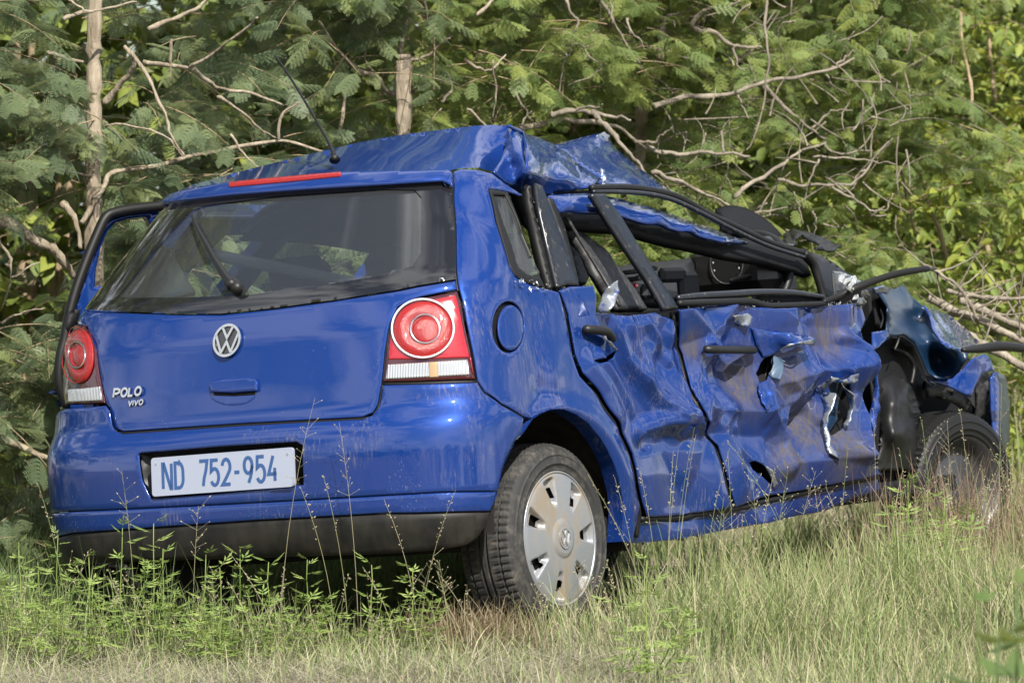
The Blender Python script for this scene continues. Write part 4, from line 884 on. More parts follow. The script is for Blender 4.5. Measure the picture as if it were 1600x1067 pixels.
# s -> L on the left is negative: L = -(1.06 + s - 1)
side_left('left_side', [(-4.2, .3), (-.98, .3), (-.98, .76), (-1.06, 1.0), (-1.0, 1.42), (-2.5, 1.42), (-3.2, 1.05), (-4.2, 1.0)][::-1], M['paint'],
     holes=[[(-1.18, 1.08), (-1.50, 1.06), (-1.50, 1.34), (-1.25, 1.34)], [(-1.62, .42), (-2.26, .42), (-2.26, 1.36), (-1.62, 1.36)], [(-2.36, 1.06), (-3.0, 1.06), (-2.75, 1.32), (-2.36, 1.36)]])
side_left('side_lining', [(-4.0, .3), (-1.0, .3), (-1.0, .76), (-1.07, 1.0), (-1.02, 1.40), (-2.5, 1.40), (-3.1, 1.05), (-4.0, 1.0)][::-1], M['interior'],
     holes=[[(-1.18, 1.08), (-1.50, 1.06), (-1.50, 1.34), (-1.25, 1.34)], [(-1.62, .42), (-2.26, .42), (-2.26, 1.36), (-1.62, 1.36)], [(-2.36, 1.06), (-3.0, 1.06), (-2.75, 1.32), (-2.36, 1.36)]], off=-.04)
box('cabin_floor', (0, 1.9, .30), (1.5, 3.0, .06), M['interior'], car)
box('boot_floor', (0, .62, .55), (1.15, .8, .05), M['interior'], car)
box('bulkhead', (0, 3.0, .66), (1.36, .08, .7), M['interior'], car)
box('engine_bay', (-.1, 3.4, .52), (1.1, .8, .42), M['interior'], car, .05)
def seat(u, v, wd, base, top, head, tilt):
    r = empty('seat', (u, v, 0)); r.parent = car
    T = Matrix.Rotation(math.radians(tilt), 3, 'X')
    box('backrest', (0, 0, (base + top) / 2), (wd, .14, top - base), M['fabric'], r, .05, np.array(T)); box('cushion', (0, .28, base - .02), (wd, .5, .14), M['fabric'], r, .04)
    for h in head: box('headrest', (h, -.06, top + .07), (.24, .09, .16), M['fabric'], r, .04, np.array(T))
seat(0, 1.10, 1.22, .58, 1.08, (-.38, .0, .38), 12)
seat(-.36, 1.95, .50, .55, 1.12, (0,), 14); seat(.34, 1.95, .50, .45, .78, (), 34)
free('parcel_shelf', [(295, 384, .9), (330, 388, .9), (440, 410, .9), (558, 434, .9), (545, 438, .86), (430, 418, .86), (310, 394, .86)], M['greymid'], axis=1, step=14, thick=.02)
free('pillar_lining', [(180, 466, .34), (238, 398, .40), (250, 380, .42), (262, 385, .43), (305, 456, .40), (270, 464, .36)], M['grey'], axis=1, step=12, thick=.02)
tube('seat_belt', on(1, spl([(243, 382, .44), (262, 420, .44), (276, 450, .43)], 4)), .012, M['greydark'], car, 6)
box('dashboard', (0, 2.62, .84), (1.3, .36, .22), M['dash'], car, .06)
box('centre_console', (.0, 2.42, .70), (.26, .3, .3), M['dash'], car, .03)
bnn = on(0, [(1130, 415, .36)])[0]
binn = box('instrument_binnacle', bnn + np.array([0, .10, -.01]), (.34, .16, .20), M['gauge'], car, .05)
for dx in (0, .03):
    pass
g0 = on(0, [(1132, 412, .37)])[0]
for k_ in range(9):
    a = math.radians(200 - k_ * 27.5); p = g0 + np.array([0.052 * math.cos(a), 0.012, .058 * math.sin(a)]); box('dial_mark', p, (.005, .003, .007), M['greymid'], binn, .001)
V, F = tube_geo([g0 + np.array([.064 * math.cos(a), .014, .070 * math.sin(a)]) for a in np.linspace(0, 2 * math.pi, 30)], .003, 5, False); mesh('dial_rim', V, F, M['greydark'], binn)
sw = on(0, [(1160, 440, .36)])[0]
V, F = tube_geo([sw + np.array([.185 * math.cos(a), .185 * .45 * math.sin(a), .185 * .89 * math.sin(a)]) for a in np.linspace(0, 2 * math.pi, 36)], .015, 8, False); mesh('steering_wheel', V, F, M['plastic'], car)
for (x, y) in ((985, 425), (1000, 423), (1015, 420), (990, 436), (1005, 433)):
    p = on(0, [(x, y, .42)])[0]; box('vent', p, (.055, .02, .016), M['greydark'], car, .004)
free('dash_panel', [(962, 418, .30), (985, 412, .25), (1040, 408, .2), (1085, 402, .2), (1085, 470, .4), (1000, 470, .4)], M['dash'], axis=0, step=14, thick=.03)
rail('stalk', [(1140, 440, .40), (1165, 432, .44), (1195, 424, .48)], [.008, .008, .006], M['plastic'])
box('hazard_button', on(0, [(992, 446, .44)])[0], (.02, .015, .014), M['red'], car, .003)
for (x, y, wdt, hgt) in ((1050, 430, .16, .05), (1075, 448, .12, .10), (1020, 455, .14, .05), (1210, 436, .10, .09), (1235, 444, .06, .12)): box('dash_piece', on(0, [(x, y, .43)])[0], (.03, wdt, hgt), M['dash'], car, .012)
# broken metal, hoses and springs in the opened front corner
rail('hose', [(1378, 470, .66), (1384, 500, .62), (1378, 530, .64), (1386, 560, .66)], [.008, .009, .009, .008], M['rubber'])
rail('hose', [(1396, 545, .68), (1415, 552, .70), (1428, 572, .70), (1424, 600, .70)], [.007, .008, .008, .007], M['plastic'])
rail('wire', [(1386, 474, .70), (1398, 490, .72), (1394, 510, .72), (1404, 528, .76), (1398, 546, .76)], [.003, .003, .003], M['greydark'])
rail('wire', [(1374, 480, .74), (1380, 496, .76), (1376, 512, .76)], [.003, .003], M['greymid'])
rail('wire', [(1440, 588, .66), (1452, 600, .68), (1462, 612, .68), (1476, 622, .70)], [.003, .003], M['greymid'])
Vs = [(1412 + 9 * math.cos(t) + .0 * t, 590 + t * 3.1, .60 + .045 * math.sin(t)) for t in np.linspace(0, 22, 90)]
rail('spring', Vs, .006, M['greydark'], n=2, sides=6)
free('bracket', [(1452, 605, .70), (1476, 600, .70), (1500, 612, .71), (1518, 628, .72), (1512, 640, .72), (1488, 626, .71), (1470, 618, .70), (1456, 620, .70)], M['greydark'], axis=0, step=5, thick=.02, holes=[[(1480, 610, 0), (1490, 613, 0), (1488, 619, 0), (1479, 616, 0)]], wob=.01, wl=.08)
free('bracket', [(1524, 590, .77), (1540, 586, .77), (1546, 610, .76), (1540, 650, .74), (1530, 660, .74), (1526, 625, .75)], M['greydark'], axis=0, step=5, thick=.012, wob=.012, wl=.07, seed=3)
free('torn_metal', [(1366, 548, .82), (1372, 560, .83), (1370, 590, .83), (1374, 640, .83), (1366, 690, .82), (1361, 650, .81), (1364, 600, .81)], M['paint_wreck'], axis=0, step=4, thick=.003, wob=.012, wl=.06, seed=6)
# crumbs of window glass along the door tops
Vg, Fg = [], []; rg = np.random.default_rng(12)
for _ in range(150):
    x, y = (rg.uniform(1062, 1345), rg.uniform(470, 480)) if rg.uniform() < .75 else (rg.uniform(800, 855), rg.uniform(436, 452)); c_ = on(0, [(x, y, rg.uniform(.755, .80))])[0]; b_ = len(Vg); e_ = rg.normal(0, .004, (4, 3)); Vg += list(c_ + e_); Fg += [(b_, b_ + 1, b_ + 2), (b_, b_ + 2, b_ + 3), (b_, b_ + 3, b_ + 1), (b_ + 1, b_ + 3, b_ + 2)]
gc = mesh('glass_crumbs', Vg, Fg, M['clear'], car, False); gc['kind'] = 'stuff'
# far part of the roof, sloping down to the missing windscreen
Vr, Fr = [], []
for i, v in enumerate(np.linspace(1.02, 2.3, 9)):
    for j, u in enumerate(np.linspace(-.60, .10, 8)):
        Vr.append((u, v, 1.44 - .06 * (v - 1.02) - .10 * (abs(u) / .6) ** 4 + .01 * math.sin(9 * u + 5 * v)))
for i in range(8):
    for j in range(7): Fr.append((i * 8 + j, i * 8 + j + 1, (i + 1) * 8 + j + 1, (i + 1) * 8 + j))
solid(mesh('roof_panel', Vr, Fr, M['paint_roof'], car), .01)
solid(mesh('headliner', [(a, b, c - .03) for a, b, c in Vr], Fr, M['interior'], car), .01)
# bonnet, pushed down
Vb, Fb = [], []
for i, v in enumerate(np.linspace(2.9, 3.75, 9)):
    for j, u in enumerate(np.linspace(-.7, .52, 10)): Vb.append((u, v, .86 - .22 * (v - 2.9) + .03 * math.sin(8 * v + 3 * u) + .02 * math.sin(11 * u)))
for i in range(8):
    for j in range(9): Fb.append((i * 10 + j, i * 10 + j + 1, (i + 1) * 10 + j + 1, (i + 1) * 10 + j))
solid(mesh('bonnet', Vb, Fb, M['paint'], car), .01)
# open left rear door: plane hinged at the far middle pillar
HV, HU, TA = 1.75, -.80, math.tan(math.radians(27))
def on_door(pts):
    P = np.asarray(pts, float); d = cray(P[:, :2]); n = np.array([1.0, -TA, 0.0]); c = HU - TA * HV
    t = (c - CC @ n) / (d @ n); return CC + d * t[:, None]
def door_sheet(name, pts, m, holes=(), thick=.04, parent=None, push=0.0):
    v, f, *_ = cdt(np.asarray(pts, float), [np.asarray(h, float) for h in holes], 9); X = on_door(v); nn = np.array([1.0, -TA, 0]) / math.hypot(1, TA); X = X + nn * push
    o = mesh(name, X, f[:, ::-1], m, parent or car); solid(o, thick, -1); return o
ld = door_sheet('left_rear_door', [(252, 330), (203, 335), (176, 341), (166, 348), (156, 368), (139, 408), (122, 455), (112, 493), (105, 532), (98, 562), (97, 605), (104, 640), (200, 640), (260, 560)], M['paint'], [[(232, 338), (200, 342), (180, 348), (168, 362), (157, 388), (150, 420), (148, 450), (180, 440), (245, 360)]], .05)
sP = on_door(spl([(252, 322), (205, 327), (172, 333), (158, 341), (147, 362), (129, 405), (112, 452), (101, 492), (94, 530), (87, 560), (86, 600), (98, 635)], 5)); tube('door_seal', sP + np.array([.02, 0, 0]), .018, M['rubber'], ld, 8)
door_sheet('door_corner', [(100, 486), (119, 484), (113, 505), (100, 520), (96, 512)], M['plastic'], (), .02, ld, .04)
# aerial on the roof
ab = on(1, [(522, 247, .62)])[0]; an = tube('aerial', np.concatenate([on(1, spl([(523, 250, .62), (521, 240, .64), (515, 226, .68), (495, 190, .74), (470, 148, .82), (446, 110, .90), (430, 88, .94)], 4))]), np.interp(np.linspace(0, 1, 25), [0, .05, .1, .3, .32, 1], [.018, .013, .008, .0062, .0045, .0035]), M['rubber'], car, 8)
# ---------------------------------------------------------------------------------------------- surroundings
from mathutils import noise as mnoise
def gz(x, y):
    """ground height: level with the right wheels, sunk under the car's left side, small bumps"""
    x, y = np.asarray(x, float), np.asarray(y, float)
    q = (np.stack([x, y, np.zeros_like(x)], -1) - ORG) @ BAS; u, v = q[..., 0], q[..., 1]
    dip = np.interp(u, [-3.2, -1.6, -.8, .79], [0, -.13, -.15, 0]) * np.clip((v + .5) / .5, 0, 1) * np.clip((5.5 - v) / 1.2, 0, 1)
    return dip + .012 * np.sin(3.1 * x + 1.3 * y) + .012 * np.sin(5.3 * y - 2.2 * x) + .035 * np.exp(-(((x - .35) / .3) ** 2 + ((y - 11.75) / .18) ** 2)) * 1.2
gx = np.concatenate([[-900, -300, -100, -40, -15], np.arange(-6, 6.01, .15), [15, 40, 100, 300, 900]]); gy = np.concatenate([[-900, -300, -100, -40, -10, 0, 4], np.arange(8, 22, .15), np.arange(22, 40, 1.5), [50, 80, 160, 400, 1200]])
GX, GY = np.meshgrid(gx, gy, indexing='ij'); GZ = gz(GX, GY); nx, ny = GX.shape
idx = np.arange(nx * ny).reshape(nx, ny); q = np.stack([idx[:-1, :-1], idx[1:, :-1], idx[1:, 1:], idx[:-1, 1:]], -1).reshape(-1, 4)
g = mesh('ground', np.stack([GX, GY, GZ], -1).reshape(-1, 3), q, M['soil']); g['kind'] = 'structure'

def blades(P, H, Wd, lean, az, tint, tip=None, segs=3, curve=1.0):
    """tapered bent grass blades: P base (n,3), H length, Wd width, lean 0..1.5 (rad at tip), az heading"""
    n = len(P); t = np.linspace(0, 1, segs + 1); ang = lean[:, None] * (t[None] ** curve); ds = H[:, None] / segs
    dz = np.cos(ang) * ds; dr = np.sin(ang) * ds
    z = np.concatenate([np.zeros((n, 1)), np.cumsum(dz[:, 1:], 1)], 1); r = np.concatenate([np.zeros((n, 1)), np.cumsum(dr[:, 1:], 1)], 1)
    c = np.stack([P[:, :1] + r * np.cos(az)[:, None], P[:, 1:2] + r * np.sin(az)[:, None], P[:, 2:] + z], -1)
    tw = az + RNG.uniform(-1.2, 1.2, n) + math.pi / 2; sd = np.stack([np.cos(tw), np.sin(tw), np.zeros(n)], -1)[:, None, :] * (Wd[:, None] * (1 - .92 * t[None] ** 1.6) / 2)[..., None]
    V = np.stack([c - sd, c + sd], 2).reshape(n, -1, 3)                                   # n, 2(segs+1), 3
    k = 2 * (segs + 1); tri = []
    for i in range(segs): a = 2 * i; tri += [(a, a + 1, a + 3), (a, a + 3, a + 2)]
    T = (np.arange(n) * k)[:, None, None] + np.array(tri)[None]
    col = np.repeat(tint[:, None, :], k, 1)
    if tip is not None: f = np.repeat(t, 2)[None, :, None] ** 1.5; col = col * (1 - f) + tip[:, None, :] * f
    return V.reshape(-1, 3), T.reshape(-1, 3), col.reshape(-1, 3)
def pal(n, cols, jit=.18):
    c = np.array(cols)[RNG.integers(0, len(cols), n)]; return np.clip(.80 * c * (1 + RNG.normal(0, jit, (n, 1))), .01, .8)
def scatter(n, x0, x1, y0, y1, dens=None):
    P = np.stack([RNG.uniform(x0, x1, n), RNG.uniform(y0, y1, n)], 1)
    if dens is not None: P = P[RNG.uniform(0, 1, len(P)) < dens(P[:, 0], P[:, 1])]
    # keep out of the car's footprint
    q = (np.column_stack([P, np.zeros(len(P))]) - ORG) @ BAS; k = ~((np.abs(q[:, 0]) < .82) & (q[:, 1] > .08) & (q[:, 1] < 3.9)); P = P[k]
    return np.column_stack([P, gz(P[:, 0], P[:, 1])])
BARE = [((at_depth(905, 1010, 11.2)[0], 10.95), .28, .55, .85), ((-1.28, 10.6), .55, .95, .9), ((-.55, 10.5), .38, .6, .75), ((.0, 10.4), .3, .4, .6)]
def bare(x, y):
    k = 1.0
    for c, rx, ry, a in BARE: k = k * (1 - a * np.exp(-((x - c[0]) / rx) ** 2 - ((y - c[1]) / ry) ** 2))
    return k
def nz2(x, y, s, seed=0): return np.array([mnoise.noise(Vector((a * s, b * s, seed))) for a, b in zip(x, y)])
GREEN = [(.22, .30, .10), (.15, .23, .07), (.30, .36, .15), (.36, .40, .19)]
STRAW = [(.46, .43, .29), (.40, .37, .24), (.52, .49, .35), (.33, .29, .19)]
parts = []
def add(P, H, Wd, lean, tint, tip=None, segs=3, curve=1.0): parts.append(blades(P, H, Wd, lean, RNG.uniform(0, 2 * math.pi, len(P)), tint, tip, segs, curve))
def flush(name):
    o = 0; V, T, C = [], [], []
    for a, b, c in parts: V.append(a); T.append(b + o); C.append(c); o += len(a)
    parts.clear(); ob = big_mesh(name, np.concatenate(V), np.concatenate(T), M['grass'], np.concatenate(C)); ob['kind'] = 'stuff'; return ob
# short pale thatch in the foreground
P = scatter(64000, -2.3, 2.5, 9.2, 12.3, lambda x, y: np.where(x > .35, .45, 1.0) * np.clip(.75 + .9 * nz2(x, y, 2.2, 8), .25, 1) * bare(x, y) ** .7); n = len(P); add(P, RNG.uniform(.05, .15, n), RNG.uniform(.0016, .0034, n), RNG.uniform(.7, 2.4, n), pal(n, STRAW + GREEN[2:] * 2), None, 3)
P = scatter(30000, -2.2, .9, 9.6, 11.9, lambda x, y: 1.05 - bare(x, y)); n = len(P)       # flattened pale straw on the bare patches
P[:, 2] += RNG.uniform(.0, .03, n); add(P, RNG.uniform(.06, .2, n), RNG.uniform(.0016, .0034, n), RNG.uniform(1.35, 1.75, n), pal(n, [(.50, .45, .36), (.42, .37, .29), (.36, .33, .22), (.33, .36, .18)]), None, 3, .15)
flush('dry_grass')
# green grass, thicker beside the car and to the right
dens = lambda x, y: np.clip(.35 + .8 * nz2(x, y, 1.6, 3) + .25 * (x > .3) + .3 * (y > 11.3), .08, 1) * bare(x, y)
P = scatter(52000, -2.3, 2.6, 9.4, 12.6, dens); n = len(P); hh = (.085 + .10 * np.clip((P[:, 1] - 10.8) / 1.0, 0, 1) + .08 * np.clip(P[:, 0] - .35, 0, 1)) * np.clip(1 + .9 * nz2(P[:, 0], P[:, 1], 3.0, 5), .45, 1.7)
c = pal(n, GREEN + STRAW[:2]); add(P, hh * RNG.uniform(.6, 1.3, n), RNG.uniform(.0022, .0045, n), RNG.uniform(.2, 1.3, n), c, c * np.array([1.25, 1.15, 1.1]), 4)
P = scatter(46000, .35, 3.4, 11.2, 16.5, lambda x, y: np.clip(.6 + 1.1 * nz2(x, y, 2.5, 6), .08, 1)); n = len(P); hh = np.clip(1 + .8 * nz2(P[:, 0], P[:, 1], 2.8, 4), .5, 1.6); c = pal(n, GREEN + GREEN[:2] + GREEN + STRAW[:1], .28)
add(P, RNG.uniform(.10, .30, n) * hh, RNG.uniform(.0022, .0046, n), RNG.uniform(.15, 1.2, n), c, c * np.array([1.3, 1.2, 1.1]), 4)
P = scatter(26000, -3.2, 0, 11.9, 15.5); n = len(P); c = pal(n, [(.10, .16, .05), (.14, .2, .06), (.2, .24, .09)])
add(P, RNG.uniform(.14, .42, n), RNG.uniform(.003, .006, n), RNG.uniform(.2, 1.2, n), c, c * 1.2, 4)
P = scatter(30000, 1.4, 9, 16.5, 42); n = len(P); c = pal(n, [(.22, .25, .10), (.28, .28, .13), (.2, .24, .08), (.34, .31, .18)])
add(P, RNG.uniform(.2, .6, n), RNG.uniform(.008, .016, n), RNG.uniform(.15, 1.0, n), c, c * 1.15, 3)
flush('green_grass')
# brown dead tuft against the rear tyre
tp = at_depth(745, 930, 11.62)
P = np.column_stack([RNG.normal(tp[0], .10, 1500), RNG.normal(tp[1] - .05, .09, 1500)]); P = np.column_stack([P, gz(P[:, 0], P[:, 1])]); n = len(P)
add(P, RNG.uniform(.07, .19, n), RNG.uniform(.0025, .005, n), RNG.uniform(.3, 2.0, n), pal(n, [(.26, .19, .11), (.34, .26, .15), (.20, .15, .09), (.40, .34, .2)]), None, 4)
tp2 = at_depth(1545, 850, 13.6); P = np.column_stack([RNG.normal(tp2[0], .22, 900), RNG.normal(tp2[1], .2, 900)]); P = np.column_stack([P, gz(P[:, 0], P[:, 1])]); n = len(P)
add(P, RNG.uniform(.2, .5, n), RNG.uniform(.003, .006, n), RNG.uniform(.1, .9, n), pal(n, [(.30, .2, .14), (.34, .26, .17)]), None, 4)
flush('dead_tuft')
# tall seed stalks
def stalks(B, H, lean, az, rad=.0011):
    V, T, C = [], [], []; o = 0
    for b, h, l, a in zip(B, H, lean, az):
        t = np.linspace(0, 1, 9); r = h * .5 * l * t ** 2; p = np.stack([b[0] + r * math.cos(a), b[1] + r * math.sin(a), b[2] + h * t], -1)
        col = np.array(random.choice([(.36, .36, .18), (.42, .38, .24), (.28, .34, .14)]))
        v, f = tube_geo(p, np.linspace(rad, rad * .5, 9), 3, False); f = [x for q_ in f for x in ((q_[0], q_[1], q_[2]), (q_[0], q_[2], q_[3]))]
        V.append(v); T.append(np.array(f) + o); C.append(np.tile(col, (len(v), 1))); o += len(v)
        kind = random.random(); nS = random.randint(8, 22)
        for i in range(nS):                                                     # seed head: small spikelets, some on side branches
            tt = 1 - .32 * random.random() ** .8; q0 = np.array([np.interp(tt, t, p[:, j]) for j in range(3)]); L = random.uniform(.003, .010) if kind < .6 else random.uniform(.01, .05)
            aa = random.uniform(0, 6.28); d = np.array([math.cos(aa), math.sin(aa), random.uniform(.3, 1.4)]); d /= np.linalg.norm(d); tip_ = q0 + d * L; s = random.uniform(.0022, .0044)
            if L > .012:
                v, f = tube_geo([q0, tip_], [rad * .4, rad * .3], 3, False); f = [x for q_ in f for x in ((q_[0], q_[1], q_[2]), (q_[0], q_[2], q_[3]))]
                V.append(v); T.append(np.array(f) + o); C.append(np.tile(col, (len(v), 1))); o += len(v)
            e = np.cross(d, [0, 0, 1]); e /= np.linalg.norm(e) + 1e-6; e2 = np.cross(d, e)
            v = np.array([tip_ - d * s, tip_ + e * s * .45, tip_ + e2 * s * .45, tip_ - e * s * .45, tip_ - e2 * s * .45, tip_ + d * s * 1.6])
            V.append(v); T.append(np.array([(0, 2, 1), (0, 3, 2), (0, 4, 3), (0, 1, 4), (5, 1, 2), (5, 2, 3), (5, 3, 4), (5, 4, 1)]) + o)
            C.append(np.tile(np.array(random.choice([(.52, .46, .32), (.46, .40, .26), (.40, .30, .22), (.5, .48, .3)])), (6, 1))); o += 6
    return np.concatenate(V), np.concatenate(T), np.concatenate(C)
B, H, Ln, Az = [], [], [], []
def stalk_px(xt, yt, xb, Y):
    """stalk whose foot stands at depth Y under pixel column xb and whose tip reaches pixel (xt, yt)"""
    t = at_depth(xt, yt, Y); b = at_depth(xb, 900, Y); z = float(gz(b[0], Y)); h = t[2] - z; dx = t[0] - b[0]
    B.append((b[0], Y, z)); H.append(h); Ln.append(abs(dx) / h * 2); Az.append(0 if dx > 0 else math.pi)
for a in [(492, 622, 437, 11.5), (530, 660, 560, 11.6), (190, 735, 212, 11.5), (60, 758, 105, 11.5), (712, 765, 655, 11.3), (600, 780, 655, 11.4), (470, 762, 525, 11.45), (505, 742, 545, 11.5), (310, 790, 300, 11.5), (1000, 735, 1030, 11.7), (1085, 668, 1050, 11.9), (1140, 700, 1095, 11.9),
          (1365, 640, 1370, 13.0), (1440, 655, 1460, 12.6), (1405, 700, 1425, 12.6), (1480, 660, 1490, 12.8), (1500, 640, 1520, 13.2), (1325, 700, 1310, 12.5), (1275, 735, 1235, 12.4), (1230, 745, 1205, 12.2), (1290, 760, 1340, 12.2), (1565, 600, 1560, 13.4), (1585, 690, 1575, 12.6), (1060, 700, 1040, 11.9), (1175, 750, 1190, 12.0), (1535, 740, 1550, 12.0), (960, 745, 1000, 11.7)]: stalk_px(*a)
for _ in range(190):
    Y = RNG.uniform(11.0, 14.5) if RNG.uniform() < .75 else RNG.uniform(9.8, 11); X = RNG.uniform(.30, .36) * Y / 12 + RNG.uniform(0, 2.0) if RNG.uniform() < .72 else RNG.uniform(-2, .3)
    if X < .3 and Y > 11.4: Y = RNG.uniform(10.6, 11.4)
    q_ = (np.array([X, Y, 0]) - ORG) @ BAS
    if -.9 < q_[0] < .9 and -.1 < q_[1] < 4: continue
    B.append((X, Y, float(gz(X, Y)))); H.append(RNG.uniform(.22, .62) if X > .3 else RNG.uniform(.15, .33)); Ln.append(RNG.uniform(.05, .9)); Az.append(RNG.uniform(0, 6.28))
V, T, C = stalks(B, H, Ln, Az); o_ = big_mesh('seed_grass', V, T, M['grass'], C); o_['kind'] = 'stuff'

# leaf shapes ----------------------------------------------------------------------------------
def lens(p, d, n, L, W, V, F, fold=.25):
    """one pointed leaflet: base p, direction d, face normal n"""
    e = np.cross(n, d); b = len(V); m_ = p + d * L * .45
    V += [p, m_ + e * W / 2 - n * W * fold, p + d * L, m_ - e * W / 2 - n * W * fold, m_]; F += [(b, b + 4, b + 1), (b + 1, b + 4, b + 2), (b, b + 3, b + 4), (b + 3, b + 2, b + 4)]
def feather_leaf(L=.10, pairs=6, plen=.052, leaflets=9):
    """twice-pinnate thorn-tree leaf along +x, face up +z"""
    V, F = [], []
    for i in range(pairs):
        x = L * (.18 + .82 * i / (pairs - 1)); pl_ = plen * (1 - .35 * abs(i / (pairs - 1) - .45) * 2)
        for sg in (-1, 1):
            a = math.radians(58 - 18 * i / pairs); d = np.array([math.cos(a), sg * math.sin(a), -.12]); d /= np.linalg.norm(d); p0 = np.array([x, 0, -.10 * x])
            for k in range(leaflets):
                t = (k + .5) / leaflets; c = p0 + d * pl_ * t - np.array([0, 0, .25 * pl_ * t * t]); ll = .0098 * (1 - .5 * abs(t - .4)); wd = pl_ / leaflets * 1.0
                for s2 in (-1, 1):
                    e = np.array([-d[1], d[0], 0]) * s2; dd = e * .9 + d * .35; dd /= np.linalg.norm(dd); b = len(V)
                    V += [c - d * wd * .4, c + dd * ll * .6 - d * wd * .32, c + dd * ll + d * wd * .1, c + d * wd * .4]; F += [(b, b + 1, b + 2), (b, b + 2, b + 3)] if s2 < 0 else [(b, b + 2, b + 1), (b, b + 3, b + 2)]
    b = len(V); V += [np.array([-.012, -.0008, 0]), np.array([-.012, .0008, 0]), np.array([L, .0004, -.1 * L]), np.array([L, -.0004, -.1 * L])]; F.append((b, b + 1, b + 2, b + 3))
    return np.array(V), F
def broad_leaf(L=.055, W=.028):
    V = np.array([(-.012, 0, 0), (0, 0, 0), (.3 * L, W * .45, .004), (.3 * L, -W * .45, .004), (.65 * L, W * .42, 0), (.65 * L, -W * .42, 0), (L, 0, -.012), (.3 * L, 0, -.004), (.65 * L, 0, -.006), (-.012, .001, 0)])
    return V, [(1, 7, 2), (1, 3, 7), (2, 7, 8, 4), (7, 3, 5, 8), (4, 8, 6), (8, 5, 6), (0, 1, 9)]
def leaf_mesh(name, geo, m):
    V, F = geo; me = bpy.data.meshes.new(name); me.from_pydata([tuple(v) for v in V], [], F); me.polygons.foreach_set('use_smooth', [True] * len(me.polygons)); me.materials.append(m); me.update(); return me
LM = {'acacia': leaf_mesh('feather_leaf', feather_leaf(), M['acacia']), 'acacia2': leaf_mesh('feather_leaf', feather_leaf(.085, 5, .044, 7), M['acacia2']),
      'broad': leaf_mesh('broad_leaf', broad_leaf(), M['broad']), 'hedge': leaf_mesh('broad_leaf', broad_leaf(.06, .034), M['hedge'])}
def crown_nodes(leaf_ob):
    gname = 'leaves_of_' + leaf_ob.name; ng = bpy.data.node_groups.new(gname, 'GeometryNodeTree')
    ng.interface.new_socket('Geometry', in_out='INPUT', socket_type='NodeSocketGeometry'); ng.interface.new_socket('Geometry', in_out='OUTPUT', socket_type='NodeSocketGeometry')
    n = ng.nodes; gi, go = n.new('NodeGroupInput'), n.new('NodeGroupOutput'); ip = n.new('GeometryNodeInstanceOnPoints'); oi = n.new('GeometryNodeObjectInfo'); oi.inputs[0].default_value = leaf_ob; oi.inputs['As Instance'].default_value = True
    a = n.new('GeometryNodeInputNamedAttribute'); a.data_type = 'FLOAT_VECTOR'; a.inputs[0].default_value = 'rot'; s = n.new('GeometryNodeInputNamedAttribute'); s.data_type = 'FLOAT'; s.inputs[0].default_value = 'scl'
    l = ng.links; l.new(gi.outputs[0], ip.inputs['Points']); l.new(oi.outputs['Geometry'], ip.inputs['Instance']); l.new(a.outputs['Attribute'], ip.inputs['Rotation']); l.new(s.outputs['Attribute'], ip.inputs['Scale']); l.new(ip.outputs[0], go.inputs[0])
    return ng
def eulers(D, roll):
    """euler angles that turn +x to D with face roughly up"""
    out = []
    for d, r in zip(D, roll):
        x = Vector(d).normalized(); z = Vector((0, 0, 1)) - x * x.z
        if z.length < 1e-3: z = Vector((0, -1, 0))
        z.normalize(); y = z.cross(x); R = Matrix((x, y, z)).transposed(); out.append((R @ Matrix.Rotation(r, 3, 'X')).to_euler())
    return np.array([(e.x, e.y, e.z) for e in out])
CLEAR = {}
def clear_lines(P, lines):
    """leaves that would hang right before a bare limb are left out"""
    q_ = P - CAMP; z = q_ @ cF; X = np.stack([800 + FPX * (q_ @ cR) / z, 533.5 - FPX * (q_ @ cU) / z], 1); keep = np.ones(len(P), bool)
    for pts, wd in lines:
        pts = np.array(pts, float); d = np.full(len(P), 1e9)
        for a, b in zip(pts[:-1], pts[1:]):
            ab = b - a; t = np.clip(((X - a) @ ab) / (ab @ ab + 1e-9), 0, 1); d = np.minimum(d, np.linalg.norm(X - a - t[:, None] * ab, axis=1))
        keep &= ~((d < wd * .6 + 9) & (RNG.uniform(0, 1, len(P)) < .72))
    return keep
